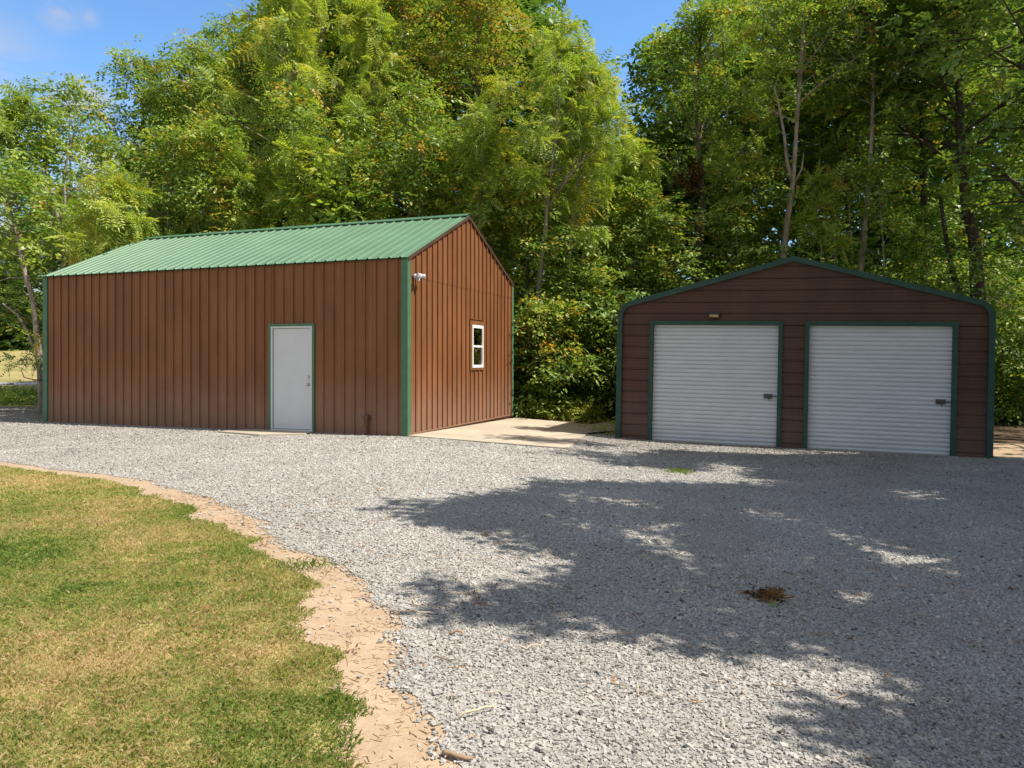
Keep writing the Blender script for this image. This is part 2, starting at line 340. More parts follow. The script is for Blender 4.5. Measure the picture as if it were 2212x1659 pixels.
def stones(name, x, y, r, tint, dz=.008):
    n = len(x); S = (C8[None]*R.uniform(.45, 1.0, (n, 8, 1))+R.normal(0, .16, (n, 8, 3)))*np.stack([r, r*R.uniform(.55, .9, n), r*R.uniform(.30, .5, n)], 1)[:, None, :]
    V = np.einsum('nij,nkj->nki', rot_rand(n, .26), S)+np.stack([x, y, g(x, y)+dz+r*.25], 1)[:, None, :]
    q = (Q6[None]+8*np.arange(n)[:, None, None]).reshape(-1)
    return link(name, mesh_from(name, V.reshape(-1, 3), q, np.full(6*n, 4), M['stone'], np.repeat(tint, 8)))
px_, py_, rr = [], [], []
for ya, yb, dn, r0 in ((1.9, 4, 6000, .0080), (4, 6, 5000, .0078), (6, 8.5, 3800, .0080), (8.5, 11.5, 2400, .0088), (11.5, 16.2, 1000, .0110)):
    x, y = scatter(ya, yb, dn, lambda y: dirt_edge(y)-.10, lambda y: 0*y+12.5)
    k = (x > dirt_edge(y)+R.exponential(.13, len(x))-.10); x, y = x[k], y[k]
    px_.append(x); py_.append(y); rr.append(r0*np.exp(R.normal(0, .28, len(x))))
x, y = scatter(16.2, 22.4, 600, lambda y: -.78*y, lambda y: -.5*y); px_.append(x); py_.append(y); rr.append(.015*np.exp(R.normal(0, .28, len(x))))
x, y = scatter(2.4, 9, 90, lambda y: lawn_edge(y), lambda y: dirt_edge(y)+.1); k = R.random(len(x)) < .4; x, y = x[k], y[k]; px_.append(x); py_.append(y); rr.append(R.uniform(.006, .016, len(x)))
x, y, r = map(np.concatenate, (px_, py_, rr))
ux, uy = -.936, .352         # along the front of the shed, from its near corner
BX, BY = -1.913, 13.90; gx, gy = .352, .936
def sh_(t_, s_): return (BX+ux*t_+gx*s_, BY+uy*t_+gy*s_)
WB_ = 5.45
ta = (x-BX)*ux+(y-BY)*uy; sa = (x-BX)*gx+(y-BY)*gy
inb = (ta > -.02) & (ta < 9.2) & (sa > -.05)
PAT = [(BX+.03, BY-.03), sh_(-1.6, -.10), gp(1225, 972)[:2], gp(1268, 940)[:2], gp(1312, 914)[:2], sh_(-3.1, WB_+.15), sh_(0, WB_+.15)]
pat = in_poly(x, y, PAT)
step = (ta > 1.9) & (ta < 3.75) & (sa > -.9)
GXO, GYO = 2.2, 15.88; tg = (x-GXO)*.947-(y-GYO)*.321; sg = (x-GXO)*.321+(y-GYO)*.947
k = ~(inb | pat | step | ((x > 8.7) & (y > 13.9+.1*smooth_noise(x, y, 4, 2))) | ((sg > -.03) & (tg > -.1))); x, y, r = x[k], y[k], r[k]
tint = np.clip(R.normal(.58, .11, len(x))+.12*smooth_noise(x, y, .55, 3)+.06*smooth_noise(x, y, 4, 8), 0, 1); tint[R.random(len(x)) < .025] = .05
tag(stones('gravel_stones', x, y, r, tint), 'loose pale crushed limestone covering the driveway', 'gravel', kind='stuff')

def blades(name, x, y, h, wd, tint, mat_, lean=.5, dz=.0):
    n = len(x); a = R.uniform(0, 6.283, n); d = np.stack([np.cos(a), np.sin(a)], 1); p = np.stack([-d[:, 1], d[:, 0]], 1)
    z = g(x, y)+dz; h = np.minimum(h, 1.7*np.median(h)); ln = np.clip(R.normal(lean, .3, n), .1, 1.05)*h
    b = np.stack([x, y, z], 1); P = np.c_[p, np.zeros(n)]*wd[:, None]*.5; D = np.c_[d, np.zeros(n)]
    mid = b+D*(ln*.35)[:, None]; mid[:, 2] += h*.62; top = b+D*ln[:, None]; top[:, 2] += h*np.clip(1-.25*ln/h, .35, 1)
    V = np.stack([b-P, b+P, mid+P*.8, top, mid-P*.8], 1); q = (np.arange(5)[None]+5*np.arange(n)[:, None]).ravel()
    return link(name, mesh_from(name, V.reshape(-1, 3), q, np.full(n, 5), mat_, np.repeat(tint, 5)))
gx_, gy_, gh, gw = [], [], [], []
for ya, yb, dn, h0, w0 in ((1.9, 3.6, 17000, .022, .0036), (3.6, 5.2, 10000, .025, .0048), (5.2, 7.5, 5600, .030, .007), (7.5, 11.5, 2800, .035, .011)):
    x, y = scatter(ya, yb, dn, lambda y: 0*y-12, lambda y: lawn_edge(y)+.05)
    k = x < lawn_edge(y)-np.abs(R.normal(0, .035, len(x)))+.03*smooth_noise(x, y, 9, 5); x, y = x[k], y[k]
    gx_.append(x); gy_.append(y); gh.append(h0*np.exp(R.normal(0, .35, len(x)))); gw.append(w0*R.uniform(.6, 1.3, len(x)))
x, y, h, wd = map(np.concatenate, (gx_, gy_, gh, gw))
ed = lawn_edge(y)-x
dry = .57+.14*smooth_noise(x, y, 1.1, 11)+.15*smooth_noise(x, y, 3.1, 12)+.08*smooth_noise(x, y, 11, 13)+.05*smooth_noise(x, y, 27, 14)-.22*np.exp(-(ed/.20)**2)+.10*np.exp(-((ed-1.0)/.5)**2)
tint = np.clip(dry+R.normal(0, .21, len(x)), 0, 1); h *= np.clip(1.2-.55*dry, .6, 1.1)*(1+.35*np.clip(smooth_noise(x, y, 16, 15), -1, 1))*(1-.15*np.exp(-(ed/.25)**2))
tag(blades('lawn_grass', x, y, h, wd, tint, M['grass'], .7), 'short mown lawn of green and dry tan grass beside the gravel', 'grass', kind='stuff')
# green clover edge tufts and straw on the dirt
def sticks(name, x, y, L, wd, tint, mat_, dz=.02):
    n = len(x); Rm = rot_rand(n, .10); S = C8[None]*np.stack([L/2, wd/2, wd/3], 1)[:, None, :]; S[:, :, 1] += .15*L[:, None]*(S[:, :, 0]/L[:, None]*2)**2
    V = np.einsum('nij,nkj->nki', Rm, S)+np.stack([x, y, g(x, y)+dz+wd/2], 1)[:, None, :]
    q = (Q6[None]+8*np.arange(n)[:, None, None]).reshape(-1)
    return link(name, mesh_from(name, V.reshape(-1, 3), q, np.full(6*n, 4), mat_, np.repeat(tint, 8)))
x, y = scatter(2.3, 8, 1100, lambda y: lawn_edge(y)-.1, lambda y: dirt_edge(y)+.18); k = R.random(len(x)) < .6; x, y = x[k], y[k]; n = len(x)
tag(sticks('straw', x, y, R.uniform(.012, .055, n), R.uniform(.0015, .0035, n), R.random(n), M['straw'], .005), 'dry straw and clippings strewn on the tan dirt verge', 'straw', kind='stuff')
x, y = scatter(2.3, 6, 9, lambda y: dirt_edge(y), lambda y: 0*y+5); n = len(x)
a = sticks('dry_twigs', x, y, R.uniform(.03, .13, n), R.uniform(.003, .006, n), R.random(n)*.9, M['straw'], .022)
tag(a, 'small dry twigs and stems scattered over the near gravel', 'twigs', kind='stuff')

x, y = scatter(2.3, 9, 5, lambda y: dirt_edge(y)-.3, lambda y: 0*y+6); LITTER = (x, y)
# ------------------------------------------------------------------ the brown shed
def ribbed(mb, length, v_iv, pitch, off, M_, hgt=.028, minor=True, nbase=.0175, ntop=.013, cuts=()):
    """sheet with raised ribs along v: u runs 0..length, v_iv(u) -> list of (v0, v1) fns"""
    us = [(0, 0), (length, 0)]
    k = -1
    while True:
        c = off+k*pitch; k += 1
        if c > length+pitch: break
        prof = [(c-nbase, 0), (c-ntop, hgt), (c+ntop, hgt), (c+nbase, 0)]
        if minor:
            for q in (1/3, 2/3): m_ = c+pitch*q; prof += [(m_-.012, 0), (m_-.005, .004), (m_+.005, .004), (m_+.012, 0)]
        us += [p for p in prof if 0 < p[0] < length]
    us.sort()
    def hat(u):
        U = [p[0] for p in us]; return float(np.interp(u, U, [p[1] for p in us]))
    for c in cuts: us += [(c-1e-4, hat(c)), (c+1e-4, hat(c))]
    us.sort()
    for (u0, h0), (u1, h1) in zip(us[:-1], us[1:]):
        if u1-u0 < 1e-5: continue
        for f0, f1 in v_iv((u0+u1)/2):
            a = f0(u0) if callable(f0) else f0; a1 = f0(u1) if callable(f0) else f0
            b = f1(u0) if callable(f1) else f1; b1 = f1(u1) if callable(f1) else f1
            mb.add([M_(u0, a, h0), M_(u1, a1, h1), M_(u1, b1, h1), M_(u0, b, h0)], [(0, 1, 2, 3)])
LB, WB, HE, HR = 9.14, 5.45, 3.26, 4.48
# local frame: x = away from the corner along the front (to the left), y = depth into the picture, z up
MSH = Matrix(((ux, gx, 0, BX), (uy, gy, 0, BY), (0, 0, 1, 0), (0, 0, 0, 1)))
# mirrored axes flip the winding; build vertices already in a right-handed frame: x' = -x
MSH = Matrix(((-ux, gx, 0, BX), (-uy, gy, 0, BY), (0, 0, 1, 0), (0, 0, 0, 1)))
shed = empty('metal_shed', MSH, 'brown ribbed steel shed with green metal roof, white door and one small window', 'shed')
D0, D1, DT = 2.03, 2.98, 2.05       # door opening along the front (distance from the corner)
def P(m_, f): return m_.obj(f, None)
mb = MB()
ribbed(mb, LB, lambda u: [(DT, HE)] if D0 < u < D1 else [(-.05, HE)], .2286, .19, lambda u, v, h: (-u, -h, v), cuts=(D0, D1))
front = mb.obj('front_wall', M['siding'], shed)
RS = (HR-HE)/(WB/2)
gab = lambda u: HE+RS*min(u, WB-u)-.02
W0, W1, WZ0, WZ1 = 2.90, 3.51, 1.23, 2.165
def giv(u):
    if W0 < u < W1: return [(.05, WZ0), (WZ1, 2.95)]
    return [(.05, 2.95)]
mb = MB(); ribbed(mb, WB, giv, .2286, .10, lambda u, v, h: (h, u, v), cuts=(W0, W1)); mb.obj('side_wall', M['siding'], shed)
mb = MB(); ribbed(mb, WB, lambda u: [(2.93, gab)], .2286, .10, lambda u, v, h: (h+.005, u, v), cuts=(WB/2,)); mb.obj('gable_wall', M['siding'], shed)
mb = MB(); ribbed(mb, WB, lambda u: [(.02, gab)], .2286, .10, lambda u, v, h: (-LB-h, u, v), cuts=(WB/2,)); mb.obj('side_wall', M['siding'], shed)
mb = MB(); ribbed(mb, LB, lambda u: [(.02, HE)], .2286, .19, lambda u, v, h: (-u, WB+h, v)); mb.obj('back_wall', M['siding'], shed)
# roof: two ribbed slopes with small overhangs
SL = math.hypot(WB/2, HR-HE); cs, sn = (WB/2)/SL, (HR-HE)/SL; OH = .07
def slope(back):
    mb = MB()
    for lay in (0, -.022):
        def T(u, v, h, lay=lay):
            d = v-OH; yy = d*cs-(h+lay)*sn; zz = HE+.03+d*sn+(h+lay)*cs
            return (-(u-.05), WB-yy if back else yy, zz)
        if lay == 0: ribbed(mb, LB+.10, lambda u: [(0, SL+OH)], .2286, .15, T, hgt=.022, nbase=.026, ntop=.012)
        else: mb.add([T(0, 0, 0), T(LB+.10, 0, 0), T(LB+.10, SL+OH, 0), T(0, SL+OH, 0)], [(0, 1, 2, 3)])
    return mb
slope(False).obj('roof', M['roof'], shed); rb = slope(True).obj('roof', M['roof'], shed)
mb = MB(); rz = HR+.075; wv = .16
for s in (1, -1):
    mb.add([(.06, WB/2, rz), (-LB-.06, WB/2, rz), (-LB-.06, WB/2-s*wv, rz-wv*RS), (.06, WB/2-s*wv, rz-wv*RS)], [(0, 1, 2, 3)])
    mb.add([(.06, WB/2-s*wv, rz-wv*RS), (-LB-.06, WB/2-s*wv, rz-wv*RS), (-LB-.06, WB/2-s*wv, rz-wv*RS-.018), (.06, WB/2-s*wv, rz-wv*RS-.018)], [(0, 1, 2, 3)])
mb.obj('ridge_cap', M['trim'], rb)
# rake boards under the roof edge, brown, and a dark eave line
for x0 in (.012, -LB-.05):
    mb = MB()
    for s, e in ((0, WB/2), (WB/2, WB)):
        zs, ze = (HE, HR) if s == 0 else (HR, HE)
        mb.add([(x0, s, zs-.045), (x0+.036, s, zs-.045), (x0+.036, e, ze-.045), (x0, e, ze-.045), (x0, s, zs+.02), (x0+.036, s, zs+.02), (x0+.036, e, ze+.02), (x0, e, ze+.02)],
               [(0,3,2,1),(4,5,6,7),(0,1,5,4),(1,2,6,5),(2,3,7,6),(3,0,4,7)])
    mb.obj('rake_trim', M['garage_siding'], shed)
for cx_, cy_, sx, sy in ((0, 0, 1, -1), (-LB, 0, -1, -1), (0, WB, 1, 1), (-LB, WB, -1, 1)):
    mb = MB(); t_ = .03; wl = .095
    mb.box((min(cx_-sx*wl, cx_+sx*t_), min(cy_+sy*.0275, cy_+sy*.031), .0), (max(cx_-sx*wl, cx_+sx*t_), max(cy_+sy*.0275, cy_+sy*.031), HE-.01))
    mb.box((min(cx_+sx*.0275, cx_+sx*.031), min(cy_-sy*wl, cy_+sy*.027), .0), (max(cx_+sx*.0275, cx_+sx*.031), max(cy_-sy*wl, cy_+sy*.027), HE-.01))
    mb.box((min(cx_-sx*wl, cx_-sx*(wl+.006)), min(cy_, cy_+sy*.031), .0), (max(cx_-sx*wl, cx_-sx*(wl+.006)), max(cy_, cy_+sy*.031), HE-.01))
    mb.obj('corner_trim', M['trim'], shed)
mb = MB(); mb.box((-LB+.01, .02, -.25), (-.01, .05, .06)); mb.box((-.05, .05, -.25), (-.012, WB-.02, .06)); mb.box((-LB+.01, WB-.05, -.3), (-.05, WB-.02, .06)); mb.obj('footing', M['brick'], shed)
mb = MB(); mb.box((-.0, .0, .03), (.034, WB, .055)); mb.obj('base_trim', M['siding'], shed)
# door with frame
mb = MB(); tw = .06
mb.box((-D0+.005, -.034, -.02), (-D0+.055-.11+.11, -.0, DT+.05)); mb.box((-D1-.055, -.034, -.02), (-D1-.0, 0, DT+.05)); mb.box((-D1-.0, -.034, DT-.0), (-D0+.005, 0, DT+.05))
mb.obj('door_trim', M['trim'], shed)
mb = MB(); mb.box((-D0-.03, -.030, .02), (-D0+.0045, .08, DT-.0)); mb.box((-D1, -.030, .02), (-D1+.035, .08, DT)); mb.box((-D1+.035, -.030, DT-.035), (-D0-.03, .08, DT)); mb.box((-D1+.035, -.030, .02), (-D0-.03, .06, .055))
mb.obj('door_frame', M['white'], shed)
mb = MB(); mb.box((-D1+.047, -.004, .065), (-D0-.036, .04, DT-.045))
for (a, b) in ((.16, .40),):       # faint pressed moulding low on the slab
    mb.box((-D1+.16, -.0065, b), (-D0-.15, -.0035, b+.008)); mb.box((-D1+.16, -.0065, a), (-D0-.15, -.0035, a+.006))
door = mb.obj('door', M['white'], shed)
mb = MB(); mb.box((-D1+.035, .0, .055), (-D0-.03, .012, DT-.035)); mb.obj('weather_strip', M['black'], shed)
mb = MB(); kx = -D0-.095; mb.lathe([(.030, -.006), (.030, -.012), (.012, -.016), (.012, -.035), (.026, -.045), (.028, -.058), (.016, -.068), (.001, -.069)], (kx, 0, .93), 1, 14); mb.obj('door_knob', M['nickel'], door, True)
mb = MB(); mb.lathe([(.028, -.004), (.028, -.016), (.018, -.024), (.001, -.025)], (kx, 0, 1.075), 1, 14); mb.obj('deadbolt', M['nickel'], door, True)
# panel added behind the window to stand in for the dark interior
mb = MB(); a, b = (-LB+.15, .15, .05), (-.15, WB-.15, HE-.1)
mb.box(a, b); inner = mb
mb2 = MB(); mb2.box((-.35, 2.4, .9), (-.33, 4.2, 2.5)); mb2.obj('inner_panel', M['board'], shed)
# window
win_trim = MB(); tx = .031
win_trim.box((.0, W0-.10, WZ1), (tx, W1+.02, WZ1+.12)); win_trim.box((.0, W0-.10, WZ1+.12), (tx+.018, W1+.02, WZ1+.128)); win_trim.box((0, W0-.09, WZ0-.05), (tx, W0, WZ1)); win_trim.box((0, W0, WZ0-.05), (tx, W1+.02, WZ0))
win_trim.obj('window_trim', M['siding'], shed)
win = MB(); fw = .045; fx0, fx1 = -.03, .040
win.box((fx0, W0+.002, WZ0+.001), (fx1, W0+fw, WZ1-.001)); win.box((fx0, W1-fw, WZ0+.001), (fx1, W1-.002, WZ1-.001)); win.box((fx0, W0+fw, WZ0+.001), (fx1, W1-fw, WZ0+fw+.015)); win.box((fx0, W0+fw, WZ1-fw-.02), (fx1, W1-fw, WZ1-.001))
zm = (WZ0+WZ1)/2; win.box((fx0, W0+fw, zm-.02), (fx1-.008, W1-fw, zm+.022))
wo_ = win.obj('window', M['vinyl'], shed)
for a, b, dx in ((WZ0+fw+.015, zm-.02, .0), (zm+.022, WZ1-fw-.02, .012)):
    q = MB(); q.box((dx, W0+fw, a), (dx+.005, W1-fw, b)); q.obj('pane', M['glass'], wo_)
q = MB(); q.box((-.012, W0+fw, WZ0+fw), (-.010, W1-fw, zm)); q.obj('insect_screen', M['curtain'], wo_)
# short pipe stub rising from the ground by the wall
mb = MB(); mb.tube([(-.81, -.06, -.05), (-.81, -.06, .22)], .035, 10); mb.tube([(-.81, -.06, .22), (-.81, -.06, .30)], .045, 10); mb.box((-.86, -.11, .30), (-.76, -.001, .38)); mb.obj('utility_pipe', M['pipe'], shed)

# twin floodlight on the gable wall
def lamp_head(mb, mb2, c, d):
    d = Vector(d).normalized(); q = d.to_track_quat('Z', 'Y').to_matrix(); s = MB()
    s.lathe([(.012, -.085), (.030, -.075), (.036, -.03), (.056, .015), (.062, .045), (.055, .045)], (0, 0, 0), 2, 16)
    V = [tuple(q@Vector(v)+Vector(c)) for v in s.v]; mb.add(V, s.f)
    s = MB(); s.lathe([(.055, .040), (.05, .052), (.03, .060), (.002, .063)], (0, 0, 0), 2, 16); mb2.add([tuple(q@Vector(v)+Vector(c)) for v in s.v], s.f)
MF = MSH@Matrix.Translation((.034, .24, 2.93))@Matrix.Scale(.8, 4)
fl = empty('floodlight', MF, 'grey twin head security floodlight on the orange brown side wall of the shed', 'floodlight')
mb = MB(); mb.lathe([(.06, -.006), (.06, .02), (.045, .035), (.03, .06)], (0, 0, .02), 0, 16); mb.obj('base_plate', M['lamp'], fl, True)
for c, d in (((.15, -.055, .03), (.75, -.55, -.45)), ((.16, .085, .02), (.7, .75, -.15))):
    a, b = MB(), MB(); lamp_head(a, b, c, d); a.tube([(.04, c[1]*.4, .03), (.10, c[1]*.8, c[2]+.02), c], .014, 8)
    h = a.obj('lamp_head', M['lamp'], fl, True); b.obj('lens', M['glassw'], h, True)
mb = MB(); mb.box((.05, -.03, -.085), (.12, .03, -.02)); mb.tube([(.05, 0, .0), (.08, 0, -.03)], .018, 8); mb.obj('motion_sensor', M['lamp'], fl)

# concrete slabs
def slab(name, poly, top, bot, mat_):
    mb = MB(); n = len(poly); V = [(x, y, t_) for (x, y), t_ in zip(poly, top)]+[(x, y, t_-bot) for (x, y), t_ in zip(poly, top)]
    mb.add(V, [tuple(range(n)), tuple(range(2*n-1, n-1, -1))]+[(i, i+n, (i+1) % n+n, (i+1) % n) for i in range(n)])
    return tag(mb.obj(name, mat_), kind='structure')
c0 = (BX+.06*(-ux)*.5+.02, BY-.06); 
def sh(t_, s_): return (BX+ux*t_+gx*s_, BY+uy*t_+gy*s_)
pf = [sh(-.035, -.02), sh(-1.6, -.10), gp(1225, 972)[:2], gp(1268, 940)[:2], gp(1312, 914)[:2], sh(-3.1, WB+.15), sh(-.035, WB+.15)]
slab('patio_slab', pf, [float(g(*p))+.035 for p in pf], .3, M['conc'])
pf = [sh(1.98, -.034), sh(1.90, -.45), sh(2.55, -.88), sh(3.75, -.62), sh(3.55, -.034)]
slab('doorstep_slab', pf, [float(g(*p))+.034 for p in pf], .2, M['conc'])

# ------------------------------------------------------------------ the double garage
u = np.array([.947, -.321, -.0195]); u /= np.linalg.norm(u); v = np.array([.321, .947, 0]); v /= np.linalg.norm(v); wv_ = np.cross(u, v)
MG = Matrix(((u[0], v[0], wv_[0], GXO), (u[1], v[1], wv_[1], GYO), (u[2], v[2], wv_[2], CH-1.635), (0, 0, 0, 1)))
gar = empty('garage', MG, 'wide brown steel garage with rounded green edge trim and two white roller doors', 'garage')
WG, LG = 6.73, 6.4
def gtop():
    pts = []
    for i in range(7):                  # rounded eave corner
        a = math.pi*(1-.0)-(math.pi/2-.26)*i/6; pts.append((.30+.30*math.cos(a), 2.52+.30*math.sin(a)))
    L = [(0, 0)]+pts+[(WG/2, 3.66)]
    return L+[(WG-a, b) for a, b in L[:-1][::-1]]
GO = gtop(); gx_l = [p[0] for p in GO]; gz_l = [p[1] for p in GO]
def inside_iv(h):            # wall interval at height h
    if h < 2.52: return 0.0, WG
    xs_ = [a+(b-a)*(h-c)/(d-c) for (a, c), (b, d) in zip(GO[:9], GO[1:9]) if min(c, d) <= h <= max(c, d) and abs(d-c) > 1e-6]
    x_ = min(xs_) if xs_ else WG/2; return x_, WG-x_
GD = ((.70, 3.11), (3.675, 6.11)); GT = 2.36
mb = MB(); c0_ = .084; p_ = .2286; hs = [(-.35, 0), (3.63, 0)]
kk = -1
while c0_+kk*p_ < 3.6:
    c = c0_+kk*p_; kk += 1; hs += [(q, z) for q, z in ((c-.018, 0), (c-.017, -.028), (c-.003, -.028), (c-.002, .018), (c+.010, .018), (c+.020, 0), (c+.088, 0), (c+.093, .005), (c+.103, .005), (c+.108, 0), (c+.150, 0), (c+.155, .005), (c+.165, .005), (c+.170, 0)) if -.35 < q < 3.63]
hs += [(GT-1e-4, 0), (GT+1e-4, 0)]; hs.sort()
for (h0, d0), (h1, d1) in zip(hs[:-1], hs[1:]):
    if h1-h0 < 1e-6: continue
    a0, b0 = inside_iv(h0); a1, b1 = inside_iv(h1)
    iv = [(a0, b0, a1, b1)] if (h0+h1)/2 > GT else [(a0, GD[0][0], a1, GD[0][0]), (GD[0][1], GD[1][0], GD[0][1], GD[1][0]), (GD[1][1], b0, GD[1][1], b1)]
    for p, q, r_, s in iv: mb.add([(p, -d0, h0), (q, -d0, h0), (s, -d1, h1), (r_, -d1, h1)], [(0, 1, 2, 3)])
mb.obj('front_wall', M['garage_siding'], gar)
for nm, x0 in (('side_wall', 0.0), ('side_wall', WG)):
    mb = MB(); s_ = -1 if x0 == 0 else 1
    for (h0, d0), (h1, d1) in zip(hs[:-1], hs[1:]):
        if h0 < 2.52: mb.add([(x0+s_*d0, 0, h0), (x0+s_*d0, LG, h0), (x0+s_*d1, LG, min(h1, 2.56)), (x0+s_*d1, 0, min(h1, 2.56))], [(0, 1, 2, 3)])
    mb.obj(nm, M['garage_siding'], gar)
mb = MB(); mb.add([(x_, LG, z_) for x_, z_ in GO], [tuple(range(len(GO)))[::-1]]); mb.obj('back_wall', M['garage_siding'], gar)
def shell(mb, y0, y1, out, inn, lo=0):
    L = GO; n = len(L); P3 = []
    for i, (x_, z_) in enumerate(L):
        a = np.array(L[max(i-1, 0)]); b = np.array(L[min(i+1, n-1)]); t_ = (b-a)/np.linalg.norm(b-a); nrm = np.array([-t_[1], t_[0]])
        zz = z_ if lo == 0 or i not in (0, n-1) else lo
        P3.append(((x_+nrm[0]*out, zz+nrm[1]*out if i not in (0, n-1) else zz), (x_+nrm[0]*inn, zz+nrm[1]*inn if i not in (0, n-1) else zz)))
    V = []
    for (ox, oz), (ix, iz) in P3: V += [(ox, y0, oz), (ix, y0, iz), (ix, y1, iz), (ox, y1, oz)]
    fs = []
    for i in range(n-1):
        a, b = 4*i, 4*i+4; fs += [(a, b, b+1, a+1), (a+1, b+1, b+2, a+2), (a+2, b+2, b+3, a+3), (a+3, b+3, b, a)]
    fs += [(0, 1, 2, 3), (4*n-1, 4*n-2, 4*n-3, 4*n-4)]; mb.add(V, fs)
GO[0] = (0, -.3); GO[-1] = (WG, -.3)
mb = MB(); shell(mb, -.07, LG+.1, .035, .03); mb.obj('roof', M['gtrim'], gar)
mb = MB(); shell(mb, -.075, -.030, .042, -.062); mb.obj('edge_trim', M['gtrim'], gar)
for (a, b) in GD:
    mb = MB(); mb.box((a-.08, -.045, -.3), (a, .10, GT+.085)); mb.box((b, -.045, -.3), (b+.08, .10, GT+.085)); mb.box((a, -.045, GT), (b, .10, GT+.085)); mb.obj('door_trim', M['gtrim'], gar)
    # roller door: curtain of pressed slats with narrow grooves
    hh = -.03; pr = []; pit = .0838
    while hh < GT+.02:
        pr += [(hh, .022), (hh+.010, .022), (hh+.012, .004), (hh+.030, -.006), (hh+pit*.55, -.010), (hh+pit-.020, -.008), (hh+pit-.002, -.002)]; hh += pit
    mb = MB(); y0 = .055
    for (h0, d0), (h1, d1) in zip(pr[:-1], pr[1:]): mb.add([(a, y0+d0, h0), (b, y0+d0, h0), (b, y0+d1, h1), (a, y0+d1, h1)], [(0, 1, 2, 3)])
    rdoor = mb.obj('roller_door', M['rollup'], gar)
    mb = MB(); mb.box((a+.005, y0-.03, -.06), (b-.005, y0+.02, .02)); mb.obj('bottom_bar', mat('bar', (.33, .32, .29), .6) if 'bar' not in M else M['bar'], rdoor)
    for zz in (.93, .985):
        pass
    lx = b-.17
    mb = MB(); mb.box((lx-.08, y0-.022, .93), (lx+.08, y0-.012, 1.025)); mb.tube([(lx-.07, y0-.034, .975), (lx+.16, y0-.034, .975)], .010, 8)
    for q in (-.07, -.02, .03, .07): mb.box((lx+q-.008, y0-.046, .955), (lx+q+.008, y0-.022, .998))
    mb.box((lx+.01, y0-.05, .90), (lx+.035, y0-.03, .97)); mb.obj('latch', M['steel'], rdoor)
# small wall lamp above the left door
Ml = MG@Matrix.Translation((1.894, -.028, 2.55))
wl = empty('wall_light', Ml, 'small black wall light with amber lens above the first roller door', 'wall light')
mb = MB(); mb.box((-.115, -.02, -.05), (.115, .02, .06)); mb.box((-.10, -.07, .019), (.10, -.0205, .034)); mb.box((-.10, -.078, -.048), (.10, -.0205, -.033)); mb.add([(-.115, -.09, .06), (.115, -.09, .06), (.115, .0, .075), (-.115, 0, .075), (-.115, -.09, .035), (.115, -.09, .035), (.115, -.021, .035), (-.115, -.021, .035)], [(0, 1, 2, 3), (7, 6, 5, 4), (4, 5, 1, 0), (5, 6, 2, 1), (7, 4, 0, 3), (6, 7, 3, 2)]); mb.obj('housing', M['black'], wl)
mb = MB(); mb.box((-.085, -.075, -.032), (.085, -.021, .018)); mb.obj('lens', M['amber'], wl)
# thin loose wire drooping on the garage face
mb = MB(); pts = [(6.05, -.04, 2.95), (6.0, -.05, 2.80), (6.12, -.05, 2.62), (6.28, -.05, 2.60), (6.36, -.05, 2.72), (6.33, -.045, 2.86)]
mb.tube([tuple(np.array(p)) for p in pts], .0035, 5); w_ = mb.obj('loose_wire', mat('wire', (.12, .07, .05), .7), None, M=MG); tag(w_, 'thin brown loop of wire drooping high on the right corner of the garage front', 'wire')

exec_trees = True
# ------------------------------------------------------------------ leaves
def quad_leaf(b, d, up, L, Wd):
    s = np.cross(d, up); s /= np.linalg.norm(s)+1e-9
    return [b, b+d*L*.45+s*Wd/2, b+d*L, b+d*L*.45-s*Wd/2]
def T_frond(pairs, LL, WW, seed, droop=.45):
    r = np.random.default_rng(seed); out = []
    for i in range(pairs):
        s = .18+.78*i/(pairs-1); p = np.array([s, 0, -droop*s*s]); prof = math.sin(math.pi*min(1, .25+.7*s))
        for sd in (-1, 1):
            d = np.array([.38, sd*1.0, -.32+r.normal(0, .12)]); d /= np.linalg.norm(d)
            out.append(quad_leaf(p, d, np.array([r.normal(0, .2), 0, 1.]), LL*(.6+.5*prof)*r.uniform(.85, 1.15), WW))
    p = np.array([.97, 0, -droop]); out.append(quad_leaf(p, np.array([.8, 0, -.6]), np.array([0, 0, 1.]), LL, WW))
    w_ = .008; out.append([np.array([0, w_, 0]), np.array([0, -w_, 0]), np.array([.97, -w_*.4, -droop*.95]), np.array([.97, w_*.4, -droop*.95])])
    return np.array(out)
def T_spray(n, LL, WW, seed, lobes=1, spread=.5):
    r = np.random.default_rng(seed); out = []
    for i in range(n):
        s = (i+.5)/n; p = np.array([s*.9, 0, -.12*s*s]); a = (1 if i % 2 else -1)*r.uniform(.5, 1.3)
        d = np.array([math.cos(a), math.sin(a), r.normal(-.25, .3)]); d /= np.linalg.norm(d); up = np.array([r.normal(0, .45), r.normal(0, .45), 1.]); up /= np.linalg.norm(up)
        p = p+d*.12; L = LL*r.uniform(.75, 1.2)
        if lobes == 1: out.append(quad_leaf(p, d, up, L, WW*L/LL))
        else:
            s_ = np.cross(d, up); s_ /= np.linalg.norm(s_)
            for b_ in (-.95, 0, .95):
                dd = d*math.cos(b_)+s_*math.sin(b_); out.append(quad_leaf(p, dd, up, L*(1 if b_ == 0 else .82), WW*.62*L/LL))
    return np.array(out)
TEMPL = {
 'frond': [T_frond(7, .30, .085, k) for k in range(4)],
 'frond_lo': [T_frond(5, .34, .13, 20+k) for k in range(4)],
 'droop': [T_frond(7, .34, .085, 40+k, .85) for k in range(4)],
 'oval': [T_spray(8, .34, .17, 60+k) for k in range(4)],
 'oval_lo': [T_spray(6, .46, .28, 70+k) for k in range(4)],
 'maple': [T_spray(6, .34, .26, 80+k, 3) for k in range(4)],
 'big': [T_spray(4, .55, .40, 90+k) for k in range(4)],
}
